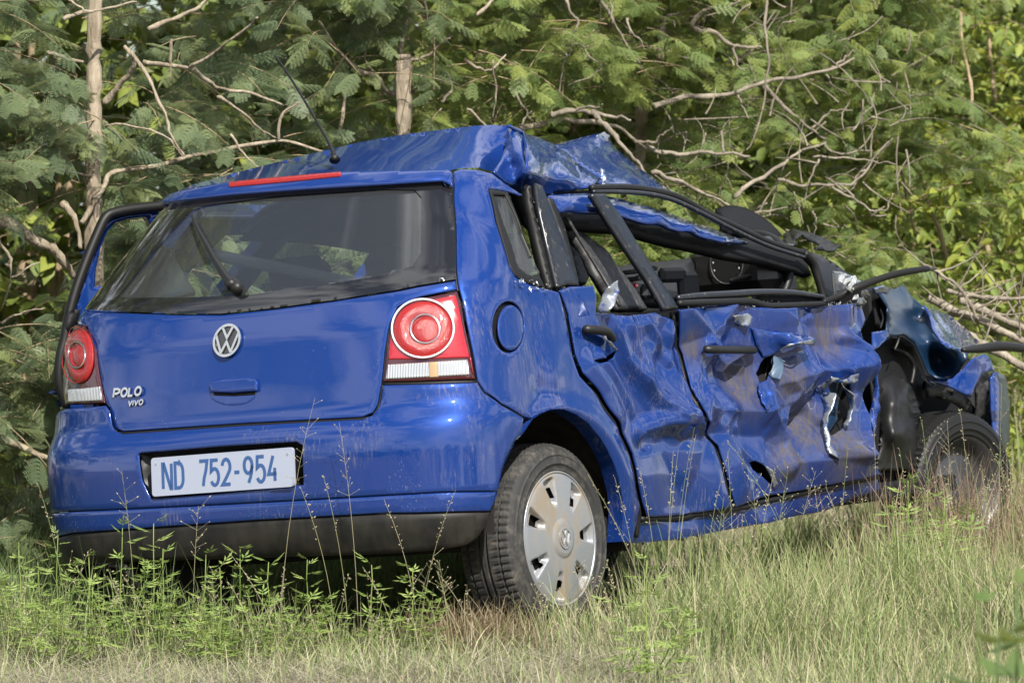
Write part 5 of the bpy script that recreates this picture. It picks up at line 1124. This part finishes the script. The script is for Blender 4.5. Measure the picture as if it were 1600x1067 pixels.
def leafy(root, key, P, D, scale, nparts=300, lines=()):
    if lines: k = clear_lines(P, lines); P, D = P[k], D[k]
    """leaves of one plant: the nearest visible ones single parts, the rest one crown"""
    loc = np.array(root.location); n = len(P); roll = RNG.normal(0, .5, n); E = eulers(D, roll); scl = scale * RNG.uniform(.7, 1.25, n)
    # image position of each leaf, to find those that show largest
    q_ = P - CAMP; z = q_ @ cF; px = 800 + FPX * (q_ @ cR) / z; py = 533.5 - FPX * (q_ @ cU) / z
    vis = (px > 0) & (px < 1600) & (py > 0) & (py < 620); order = np.argsort(np.where(vis, z, 1e6)); near = order[:nparts]; near = near[vis[near]]; rest = np.ones(n, bool); rest[near] = False
    first = None
    for i in near:
        o = bpy.data.objects.new('leaf', LM[key]); COL.objects.link(o); o.parent = root; o.location = P[i] - loc; o.rotation_euler = E[i]; o.scale = (scl[i],) * 3
        if first is None: first = o
    if first is None:
        first = bpy.data.objects.new('leaf', LM[key]); COL.objects.link(first); first.parent = root; first.location = P[0] - loc; first.rotation_euler = E[0]
    R = np.where(rest)[0]; me = bpy.data.meshes.new('crown'); me.vertices.add(len(R)); me.vertices.foreach_set('co', (P[R] - loc).astype(np.float32).ravel())
    a = me.attributes.new('rot', 'FLOAT_VECTOR', 'POINT'); a.data.foreach_set('vector', E[R].astype(np.float32).ravel()); s = me.attributes.new('scl', 'FLOAT', 'POINT'); s.data.foreach_set('value', scl[R].astype(np.float32))
    o = bpy.data.objects.new('crown', me); COL.objects.link(o); o.parent = root; o['kind'] = 'stuff'
    md = o.modifiers.new('leaves', 'NODES'); md.node_group = crown_nodes(first); return o
def wobble(P, amp, n=4):
    Q = spl(P, n); k = np.linspace(0, 40, len(Q)); ph = RNG.uniform(0, 99)
    Q += .6 * amp * np.array([[mnoise.noise(Vector((t * .22, ph, j * 9.1))) for j in range(3)] for t in k]); return Q
def branch_px(root, pts, wpx, Y0, Y1=None, m=None, name='branch', taper=.42, amp=.012, sides=7):
    """a traced limb: pixels, pixel width, depth from Y0 to Y1"""
    Y1 = Y0 if Y1 is None else Y1; k = len(pts); Yd = np.linspace(Y0, Y1, k)
    P = np.array([at_depth(x, y, d) for (x, y), d in zip(pts, Yd)]) - np.array(root.location); r = wpx / 2 * (Y0 / FPX); Q = wobble(P, amp, 5)
    rad = np.linspace(r, r * taper, len(Q)) * (1 + .12 * RNG.normal(0, 1, len(Q))); o = tube(name, Q, np.abs(rad), m or M['bark'], root, sides); return Q + np.array(root.location)
def twig_stuff(root, specs, m, name='twigs'):
    """many fine twigs joined: list of (polyline, radius)"""
    V, F = [], []; o = 0
    for P, r in specs:
        v, f = tube_geo(P, np.linspace(r, r * .35, len(P)), 4, False); V.append(v); F += [tuple(i + o for i in q_) for q_ in f]; o += len(v)
    ob = mesh(name, np.concatenate(V) - np.array(root.location), F, m, root); ob['kind'] = 'stuff'; return ob
def front(x): return np.where(x < 1.0, 15.3 + 1.2 * x, 16.5 + .9 * (x - 1.0))
def leaf_sprays(n, sampler, per, L, droop=.5, spread=.9):
    """twigs with leaves set along them; returns leaf points, directions and twig lines"""
    P, D, TW = [], [], []
    for _ in range(n):
        p = np.array(sampler()); a = RNG.uniform(0, 2 * math.pi); d = np.array([math.cos(a), math.sin(a) - .35, RNG.uniform(-.5, .55)]); d /= np.linalg.norm(d); l = L * RNG.uniform(.6, 1.4); pts = []
        for k in range(6):
            t = k / 5; pts.append(p + d * l * t + np.array([0, 0, -droop * l * t * t * .5]))
        pts = np.array(pts); TW.append((pts, .0028))
        for i in range(per):
            t = .12 + .88 * (i + RNG.uniform(0, .8)) / per; q_ = np.array([np.interp(t * 5, np.arange(6), pts[:, j]) for j in range(3)]); sd = np.cross(d, [0, 0, 1]) * (1 if i % 2 else -1)
            dd = d * .55 + sd * spread + np.array([0, 0, RNG.uniform(-.9, .15)]) + RNG.normal(0, .28, 3); P.append(q_); D.append(dd)
    return np.array(P), np.array(D), TW
def slab(x0, x1, z0, z1, dy0, dy1, gaps=0.0, seed=0, fr=front):
    def f():
        while True:
            x, z = RNG.uniform(x0, x1), RNG.uniform(z0, z1)
            if gaps and mnoise.noise(Vector((x * 2.2, z * 2.2, seed))) < RNG.uniform(-1, 1) * .15 - .25 + gaps: continue
            return (x, float(fr(x)) + dy0 + (dy1 - dy0) * RNG.uniform(0, 1) ** 1.3, z)
    return f
# left thorn tree --------------------------------------------------------------------------------
t1 = empty('acacia_tree', (at_depth(147, 400, 14.3)[0], 14.3, -.1), 'feathery-leaved thorn tree with the straight pale trunk at the left, beside the open car door', 'tree')
Q = [(150, 1000), (144, 820), (138, 600), (146, 450), (147, 345), (146, 280), (147, 200), (147, 120), (147, 50), (151, -40), (160, -200)]
LINES = [([(147, 345), (146, 280), (147, 200), (147, 130)], 26)]
branch_px(t1, Q, 30, 13.85, 13.95, name='trunk', taper=.72, amp=.01, sides=14)
for pts, wd, a, b in [([(75, 83), (105, 92), (140, 98)], 9, 14.2, 14.35), ([(163, 163), (190, 130), (206, 108), (212, 90)], 14, 14.4, 14.3), ([(100, 30), (135, 18), (160, 16), (215, 2)], 8, 14.0, 14.2), ([(104, -4), (120, 8), (137, 18)], 6, 14.0, 14.0), ([(225, 97), (260, 102), (290, 106), (305, 101), (345, 75), (385, 45), (402, 27)], 9, 14.3, 13.9), ([(193, 72), (225, 110), (247, 155), (262, 190), (268, 212), (287, 243)], 8, 14.1, 13.9), ([(165, 195), (215, 198), (260, 215), (287, 246)], 5, 14.0, 13.9),
       ([(128, 348), (150, 312), (165, 287), (178, 268), (250, 258), (310, 242), (400, 226), (450, 222), (505, 238)], 11, 14.2, 14.6), ([(45, 285), (75, 265), (110, 270), (142, 275)], 9, 14.0, 14.25), ([(-20, 335), (20, 352), (50, 372), (80, 388), (102, 412), (116, 432)], 26, 13.7, 13.9), ([(98, 316), (118, 345), (127, 388)], 14, 14.1, 14.1), ([(-5, 372), (14, 400), (18, 432), (4, 482)], 7, 13.6, 13.6), ([(18, 436), (40, 420), (62, 410)], 5, 13.6, 13.6), ([(-20, 676), (20, 692), (50, 706), (92, 720)], 18, 13.4, 13.3),
       ([(300, 106), (325, 128), (350, 140), (400, 148), (442, 166)], 9, 14.4, 14.6), ([(340, 150), (375, 172), (410, 205), (440, 218)], 6, 14.4, 14.6), ([(0, 505), (30, 490), (70, 480)], 5, 13.6, 13.7), ([(20, 560), (50, 575), (80, 580)], 6, 13.5, 13.6), ([(265, 100), (268, 60), (266, 130)], 4, 14.0, 14.0), ([(360, 210), (385, 245), (405, 262)], 5, 14.2, 14.2), ([(435, 218), (440, 180), (470, 160)], 6, 14.5, 14.5), ([(230, 45), (270, 30), (310, 12), (330, -10)], 10, 14.3, 14.3)]:
    branch_px(t1, pts, wd * .9, a - .38 * (a > 13.75), b - .38 * (a > 13.75)); LINES.append((pts, wd))
P, D, TW = leaf_sprays(800, slab(-2.6, -.2, -.1, 2.9, .22, 1.0, .20, 3), 12, .30); P2, D2, TW2 = leaf_sprays(200, slab(-2.7, -.1, -.1, 3.3, 1.3, 2.6, .2, 21), 12, .36)
TODO = [(t1, 'acacia', np.concatenate([P, P2]), np.concatenate([D, D2]), 1.0)]; ALLL = list(LINES); twig_stuff(t1, TW + TW2, M['stem'])
# middle thorn tree
t2 = empty('acacia_tree', (at_depth(631, 300, 16.2)[0], 16.2, 0), 'feathery thorn tree whose short forked trunk rises behind the blue roof', 'tree')
LINES = [([(631, 300), (630, 210), (633, 165), (629, 130), (631, 80)], 34)]
branch_px(t2, [(640, 900), (632, 500), (631, 300), (630, 210), (633, 165), (629, 130), (631, 100), (630, 86)], 26, 14.95, 14.95, name='trunk', taper=.9, sides=12)
for pts, wd, a, b in [([(631, 110), (624, 85), (629, 62), (640, 20), (650, -40)], 12, 16.2, 16.3), ([(636, 152), (648, 138), (664, 128)], 10, 16.2, 16.0), ([(626, 148), (603, 142), (590, 122), (562, 110), (545, 95), (530, 82), (512, 55), (498, 32)], 9, 16.2, 15.7), ([(590, 122), (570, 95), (575, 70)], 4, 16.1, 16.0), ([(640, 95), (665, 88), (690, 70), (703, 60)], 6, 16.2, 16.1), ([(725, 95), (750, 108), (768, 108), (790, 85)], 6, 16.0, 16.0), ([(530, 215), (538, 160), (533, 120), (520, 90)], 6, 15.9, 15.9), ([(655, -10), (665, 12), (668, 40)], 7, 16.0, 16.0), ([(745, 25), (770, 0), (790, -20)], 7, 16.0, 16.0), ([(770, 95), (775, 150), (768, 190)], 4, 15.8, 15.8), ([(690, 160), (705, 140), (700, 115)], 5, 16, 16), ([(730, 170), (760, 200), (770, 212)], 5, 15.9, 15.9)]:
    branch_px(t2, pts, wd, a - 1.1, b - 1.0); LINES.append((pts, wd))
P, D, TW = leaf_sprays(760, slab(-.6, .75, .6, 3.3, .2, 1.0, .20, 7), 13, .28); P2, D2, TW2 = leaf_sprays(190, slab(-.8, .9, .2, 3.6, 1.5, 2.8, .2, 22), 12, .36)
TODO.append((t2, 'acacia2', np.concatenate([P, P2]), np.concatenate([D, D2]), 1.0)); ALLL += LINES; twig_stuff(t2, TW + TW2, M['stem'])
# third thorn tree over the wreck, with the bare dead limbs
t3 = empty('acacia_tree', (at_depth(1000, 300, 17.2)[0], 17.2, 0), 'thorn tree with a fan of bare dead limbs above the crushed front of the car', 'tree')
DL = [([(790, 208), (830, 196), (870, 190), (905, 190), (945, 193), (975, 205), (1005, 228)], 15, 15.9, 16.4), ([(860, 178), (900, 172), (925, 176), (960, 183), (986, 187)], 12, 15.8, 15.8), ([(868, 182), (905, 170), (930, 168), (943, 164)], 8, 15.8, 15.7), ([(925, 176), (945, 195), (970, 225), (992, 248), (1008, 272)], 12, 15.8, 15.6), ([(1020, 165), (1060, 155), (1090, 150), (1150, 145), (1185, 133), (1215, 126), (1255, 118), (1300, 108), (1336, 94)], 12, 16.4, 16.8), ([(1300, 108), (1320, 92), (1334, 78)], 7, 16.8, 16.8), ([(1000, 225), (1025, 236), (1060, 240), (1120, 239), (1172, 243)], 12, 16.2, 16.2), ([(992, 222), (1020, 222), (1040, 208), (1048, 202)], 7, 16.2, 16.1),
      ([(1195, 136), (1215, 158), (1240, 180), (1262, 198), (1290, 220)], 10, 16.6, 16.8), ([(1019, 268), (1045, 278), (1075, 292), (1105, 305), (1140, 322)], 10, 16.0, 16.2), ([(1145, 310), (1165, 290), (1200, 272), (1235, 250), (1258, 236), (1290, 222)], 10, 16.4, 16.6), ([(1215, 282), (1245, 288), (1275, 290), (1310, 288), (1335, 284), (1352, 268), (1375, 235), (1394, 214)], 8, 16.5, 16.5), ([(1300, 292), (1325, 305), (1345, 316), (1372, 330), (1388, 322), (1396, 302)], 6, 16.3, 16.3), ([(1352, 266), (1340, 275), (1325, 300), (1290, 275)], 5, 16.5, 16.5), ([(1270, 245), (1330, 248), (1365, 252), (1400, 258)], 5, 16.6, 16.6), ([(1200, -10), (1196, 40), (1200, 80), (1197, 132), (1192, 170), (1178, 215), (1165, 238)], 6, 16.2, 16.2), ([(930, -20), (948, 15), (960, 38), (978, 68), (1000, 100)], 8, 16.0, 16.2), ([(958, 36), (955, 10), (957, -15)], 5, 16.0, 16.0), ([(1030, 95), (1033, 60), (1038, 30), (1060, 22), (1092, 8)], 14, 16.6, 16.6), ([(1036, 32), (1022, 12), (1016, -15)], 8, 16.6, 16.5), ([(1078, 42), (1100, 18), (1130, 14), (1155, 2)], 10, 16.5, 16.4), ([(1080, 45), (1115, 52), (1140, 68), (1165, 74), (1190, 72)], 11, 16.6, 16.6), ([(1145, 70), (1150, 95), (1162, 112)], 6, 16.5, 16.5), ([(1030, 100), (1022, 130), (1008, 150), (998, 175)], 12, 16.8, 16.8),
      ([(882, -10), (892, 20), (902, 30), (897, 55), (890, 85), (878, 110), (876, 150)], 6, 15.9, 15.9), ([(885, 70), (905, 68), (920, 88), (940, 105), (930, 115), (888, 135)], 5, 15.9, 15.9), ([(980, 30), (985, 50), (1000, 62), (1008, 78)], 5, 15.9, 15.9), ([(800, 135), (815, 165), (835, 190)], 6, 15.8, 15.8), ([(812, 198), (828, 176), (838, 188)], 4, 15.8, 15.8), ([(1285, 220), (1305, 240), (1345, 230), (1370, 190), (1362, 150)], 5, 16.7, 16.7), ([(1290, 118), (1300, 135), (1330, 150)], 5, 16.8, 16.8), ([(1268, 200), (1300, 175), (1330, 172)], 5, 16.7, 16.7), ([(1330, 205), (1360, 165), (1368, 135)], 5, 16.6, 16.6), ([(1360, 248), (1362, 205), (1352, 196)], 4, 16.6, 16.6), ([(1130, 240), (1128, 205), (1134, 195)], 6, 16.2, 16.2), ([(1152, 150), (1160, 165), (1170, 185)], 5, 16.4, 16.4), ([(1175, 335), (1200, 330), (1230, 325)], 6, 16.3, 16.3), ([(1270, 330), (1275, 345), (1272, 370)], 5, 16.2, 16.2), ([(1240, 300), (1248, 320), (1255, 350)], 4, 16.2, 16.2), ([(1280, 250), (1262, 290), (1255, 330)], 4, 16.4, 16.4)]
for pts, wd, a, b in DL: branch_px(t3, pts, wd * .82, a - .3, b - .3, M['dead'], 'dead_branch', .38, .022)
branch_px(t3, [(1010, 900), (1005, 500), (1000, 250), (1008, 150), (1030, 95)], 22, 17.2, 16.8, M['bark'], 'trunk', .7, sides=10)
P, D, TW = leaf_sprays(600, slab(.55, 2.0, .5, 3.2, .1, 1.1, .24, 11), 12, .28); P2, D2, TW2 = leaf_sprays(150, slab(.5, 2.1, .2, 3.6, 1.4, 2.8), 11, .36)
TODO.append((t3, 'acacia2', np.concatenate([P, P2]), np.concatenate([D, D2]), .95)); ALLL += [(a[0], a[1]) for a in DL[:30]]
for a_ in TODO: leafy(*a_, 300, ALLL); 
# fine dead twigs among the limbs
TWD = []
for _ in range(170):
    x, y = RNG.uniform(780, 1420), RNG.uniform(0, 360)
    if y > 200 and x < 1020: continue
    p = at_depth(x, y, RNG.uniform(15.9, 17.2)); d = np.array([RNG.normal(0, 1), RNG.normal(0, .3), RNG.normal(.2, 1)]); d /= np.linalg.norm(d); l = RNG.uniform(.06, .26); bnd = RNG.normal(0, .35, 3)
    TWD.append((np.array([p + d * l * t + bnd * l * t * t for t in np.linspace(0, 1, 5)]), RNG.uniform(.003, .0055)))
twig_stuff(t3, TW + TW2 + TWD, M['dead'])
# leafy bushes to the right, further back ----------------------------------------------------------
def bush(name, label, x, Y, wx, h, key, n, stems, per=12, L=.3, scale=1.3, z0=.05, deep=1.6, nparts=300, grp=None, trunk=True):
    r = empty(name, (x, Y, 0), label, 'bush', grp)
    for pts, wd in stems: branch_px(r, pts, wd, Y - .3, Y - .2, M['stem'], 'stem', .7, .01, 6)
    if not stems and trunk:
        for k_ in range(4): 
            a = RNG.uniform(-.5, .5); tube('stem', wobble(np.array([(a * .2, RNG.uniform(-.2, .2), 0), (a * wx * .25, 0, h * .4), (a * wx * .7, 0, h * .85)]), .05), [.03] * 4 + [.02] * 5, M['stem'], r, 7)
    def smp():
        while True:
            a, b, c = RNG.uniform(-1, 1, 3)
            if a * a + b * b * .8 + max(0, c) ** 2 * .9 > 1: continue
            if mnoise.noise(Vector((x + a * wx * 1.3, c * h * 1.3, Y + b))) < (-.36 if name == 'leafy_bush' else -.6): continue
            return (x + a * wx, Y + b * deep * .5, z0 + (c * .5 + .5) * (h - z0))
    P, D, TW = leaf_sprays(n, smp, per, L, .3, .8); leafy(r, key, P, D, scale, nparts); twig_stuff(r, TW, M['stem']); return r
bush('leafy_bush', 'bright broad-leaved bush low behind the crushed bonnet with thin upright stems', 1.9, 18.2, .95, 1.75, 'broad', 420, [([(1430, 365), (1415, 300), (1400, 230), (1390, 150)], 6), ([(1482, 412), (1468, 360), (1452, 320), (1438, 270), (1424, 228)], 8), ([(1520, 190), (1516, 130), (1505, 75), (1500, 20)], 6)])
bush('leafy_bush', 'yellow-green broad-leaved bush filling the upper right corner', 2.55, 20.5, 1.25, 3.4, 'broad', 620, [([(1560, 452), (1550, 410), (1538, 360), (1545, 320), (1570, 270), (1588, 240)], 9), ([(1545, 330), (1560, 300), (1600, 270), (1625, 255)], 5), ([(1538, 355), (1520, 310), (1480, 215)], 6), ([(1555, 160), (1548, 90), (1540, 10)], 7)], z0=.75)
bush('leafy_bush', 'darker green bush in the background between dead limbs and upper right corner', 1.3, 21.5, 1.5, 3.5, 'hedge', 520, [], scale=1.4)
bush('leafy_bush', 'dark shaded shrub at the right edge above the strip of pale grass', 4.0, 26, 1.3, 3.2, 'hedge', 380, [], scale=1.7, z0=.9)
bush('hedge_bush', 'dark bush deep behind the left thorn tree', -2.2, 18.4, 2.0, 4.2, 'hedge', 1300, [], scale=2.1, deep=2.0, nparts=60)
bush('hedge_bush', 'dark bush at the upper left corner, behind everything else there', -2.6, 22, 2.9, 5.4, 'hedge', 1700, [], scale=2.4, deep=2.0, nparts=60)
bush('hedge_bush', 'dark bush deep behind the short forked trunk', .2, 20.4, 2.0, 4.4, 'hedge', 1300, [], scale=2.2, deep=2.0, nparts=60)
bush('hedge_bush', 'distant dark bush showing between the stems at the far right', 3.2, 31, 3.4, 5.0, 'hedge', 800, [], scale=3.4, deep=3.0, L=.6, nparts=60)
bush('hedge_bush', 'far bush behind the yellow-green one at the right edge', 4.0, 33, 3.4, 5.6, 'hedge', 1200, [], scale=3.4, deep=2.0, L=.6, nparts=60)
bush('hedge_bush', 'tall far bush behind the dead limbs near the top of the picture', 1.2, 26, 2.8, 4.8, 'hedge', 800, [], scale=3.0, deep=3.0, L=.5, nparts=60)
# fallen dead branches right of the wreck
for lab, pts, wd, Y in [('thick fallen dead branch lying lowest in the pile right of the car', [(1440, 500), (1500, 520), (1550, 545), (1640, 590)], 18, 15.4), ('fallen dead branch crossing the middle of the pile right of the car', [(1450, 465), (1500, 490), (1540, 505), (1600, 535), (1650, 560)], 15, 15.9),
       ('thin fallen stick lying almost level on top of the pile', [(1480, 455), (1520, 462), (1560, 466), (1620, 466)], 8, 15.8), ('fallen dead branch slanting down to the right picture edge', [(1500, 470), (1560, 495), (1600, 512), (1650, 520)], 14, 16.3), ('forked brown stick sticking up from the fallen pile', [(1530, 500), (1500, 450), (1465, 425), (1440, 410)], 6, 15.7)]:
    p0 = at_depth(pts[0][0], pts[0][1], Y); r = empty('fallen_branch', p0, lab, 'branch'); branch_px(r, pts, wd, Y, Y, M['dead'], 'limb', .7, .02, 8)
    sp = [];
    for _ in range(7):
        k_ = RNG.uniform(0, len(pts) - 1); i_ = int(k_); q0 = np.array(at_depth(*(np.array(pts[i_]) * (1 - k_ + i_) + np.array(pts[i_ + 1]) * (k_ - i_)), Y)); d = RNG.normal(0, 1, 3) * [1, .4, .8] ; d /= np.linalg.norm(d)
        sp.append((np.array([q0 + d * .2 * t + np.array([0, 0, .05 * t * t]) for t in np.linspace(0, 1, 4)]), .005))
    twig_stuff(r, sp, M['dead'])
# leafy weeds ------------------------------------------------------------------------------------
def weed(x, y_top, Y, label, seed, h_extra=0.0, big=1.0, grp='leafy weeds in front of the bumper'):
    WM = M['weed'] if big < 1.5 else M['weeddark']
    y_top += 20 if x < 700 and y_top < 860 else 6
    rr_ = np.random.default_rng(seed); t = at_depth(x, y_top, Y); z = float(gz(t[0], Y)); h = max(.06, t[2] - z); root = empty('leafy_weed', (t[0], Y, z), label, 'weed', grp)
    nst = rr_.integers(3, 5) if big < 1.5 else 3
    for s_ in range(nst):
        hx = h * (1 if s_ == 0 else rr_.uniform(.4, .75)); a = rr_.uniform(0, 6.28); ln = rr_.uniform(.02, .12) * (s_ > 0) * 1.2; P = np.array([(ln * tt * math.cos(a), ln * tt * math.sin(a), hx * tt) for tt in np.linspace(0, 1, 7)]) + rr_.normal(0, .002, (7, 3))
        tube('stem', P, np.linspace(.0024, .0012, 7) * big, WM, root, 5)
        nl = 13 if big < 1.5 else 7
        for k_ in range(nl):
            tt = .22 + .78 * (k_ + rr_.uniform(-.3, .3) * (k_ < nl - 1)) / (nl - 1); p = np.array([np.interp(tt, np.linspace(0, 1, 7), P[:, j]) for j in range(3)]); an_ = k_ * 2.4 + a + rr_.uniform(-.5, .5); V, F = [], []; el = rr_.uniform(-.1, .55) + .55 * tt ** 3; dirn = np.array([math.cos(an_) * math.cos(el), math.sin(an_) * math.cos(el), math.sin(el)]); up = np.array([0, 0, 1.]); sd = np.cross(dirn, up); sd /= np.linalg.norm(sd); nn = np.cross(sd, dirn)
            L = rr_.uniform(.028, .060) * big * (1.15 - .4 * tt)
            if big < 1.5:                                                        # pinnate leaf: a stalk with narrow leaflets in pairs and one at the end
                for f_, (pos, th) in enumerate(((.35, .95), (.35, -.95), (.65, .75), (.65, -.75), (.85, 0))):
                    th += rr_.uniform(-.2, .2); d = dirn * math.cos(th) + sd * math.sin(th) - nn * (.25 * pos + .15 * abs(th)); d /= np.linalg.norm(d); lens(p + dirn * L * pos - nn * .2 * L * pos ** 2, d, nn, L * rr_.uniform(.65, .95), L * .19, V, F)
                lens(p, dirn - nn * .1, nn, L * .9, .0016, V, F)
            else:
                for f_ in (-1, 0, 1):
                    th = f_ * .6; d = dirn * math.cos(th) + sd * math.sin(th) - nn * .15; d /= np.linalg.norm(d); lens(p + dirn * L * .2, d, nn, L * 1.1, L * .42, V, F)
            mesh('leaf', V, F, WM, root)
    return root
for i, (x, y, Y, lab) in enumerate([(190, 805, 11.55, 'tall narrow-leaved weed before the left end of the bumper'), (255, 838, 11.5, 'narrow-leaved weed under the left edge of the number plate'), (375, 838, 11.45, 'bright narrow-leaved weed under the right half of the number plate'), (320, 860, 11.4, 'low weed below the middle of the number plate'), (30, 828, 11.45, 'narrow-leaved weed at the left picture edge'), (90, 815, 11.6, 'weed standing just left of the bumper corner'), (60, 858, 11.3, 'low bright weed at the lower left, before the taller ones'), (420, 872, 11.4, 'low weed right of the number plate in the bumper shadow'), (480, 868, 11.45, 'small weed under the bumper skirt at mid car'), (240, 800, 11.7, 'upright weed touching the skirt left of the number plate'), (140, 850, 11.35, 'short weed below the left tail lamp'), (345, 880, 11.3, 'small weed in the grass well below the number plate'), (645, 880, 11.4, 'small weed left of the rear tyre and dead tuft'), (580, 878, 11.45, 'low weed under the skirt between plate and tyre')]): weed(x, y, Y, lab, i)
for i, (x, y, Y, lab, bg_) in enumerate([(1590, 905, 6.4, 'out-of-focus broad-leaved plant in the lower right corner', 2.0), (1530, 935, 6.8, 'blurred leafy plant left of the lower right corner', 1.7), (1555, 990, 6.1, 'blurred low plant at the bottom edge near the right corner', 1.8), (1010, 870, 10.6, 'bushy little plant in the grass below the wrecked doors', 1.2), (1420, 745, 13.0, 'green weed below the front wheel', 1.3), (1450, 760, 12.8, 'leafy green weed in front of the front tyre', 1.3), (1475, 775, 12.7, 'low green weed right of the front tyre base', 1.3), (1395, 775, 12.6, 'green weed at the front end of the door sill', 1.3)]): weed(x, y, Y, lab, 50 + i, 0, bg_, 'leafy weeds in the grass to the right')
# loose dirt pushed up at the sunk tyre
dv = []
for i in range(15):
    for j in range(15):
        x, y = (i / 14 - .5) * 2, (j / 14 - .5) * 2; r_ = math.hypot(x, y); dv.append((x * .34, y * .22, max(-.03, .075 * math.exp(-2.2 * r_ * r_) + .018 * mnoise.noise(Vector((x * 4, y * 4, 2))) - .02)))
dp = at_depth(885, 985, 11.7); dh = mesh('dirt_mound', dv, [(i * 15 + j, i * 15 + j + 1, (i + 1) * 15 + j + 1, (i + 1) * 15 + j) for i in range(14) for j in range(14)], M['soil'], None, True, (dp[0], dp[1] - .02, float(gz(dp[0], dp[1])))); dh['kind'] = 'structure'
# far trees on the other side of the road, seen only as reflections in the paint
tl = empty('treeline_root', (0, -32, 0)); bpy.data.objects.remove(tl)
V, T, C = [], [], []; n = 26000
cx = RNG.uniform(-60, 60, 60); ch = RNG.uniform(3.5, 7.5, 60); k_ = RNG.integers(0, 60, n); d = RNG.normal(0, 1, (n, 3)); d /= np.linalg.norm(d, axis=1)[:, None]; c = np.stack([cx[k_], np.full(n, -34.0) + RNG.uniform(-2, 2, n), ch[k_] * .52], 1) + d * np.stack([np.full(n, 3.2), np.full(n, 2.4), ch[k_] * .5], 1) * RNG.uniform(.5, 1, n)[:, None] ** .4
e1 = RNG.normal(0, 1, (n, 3)); e1 /= np.linalg.norm(e1, axis=1)[:, None]; e2 = np.cross(e1, d); s = RNG.uniform(.2, .45, n)[:, None]
V = np.stack([c - e1 * s, c + e2 * s * .6, c + e1 * s], 1).reshape(-1, 3); T = np.arange(3 * n).reshape(-1, 3); C = np.repeat(pal(n, [(.06, .09, .03), (.09, .12, .04)]), 3, 0)
o_ = big_mesh('far_trees', V, T, M['grass'], C); o_['kind'] = 'stuff'
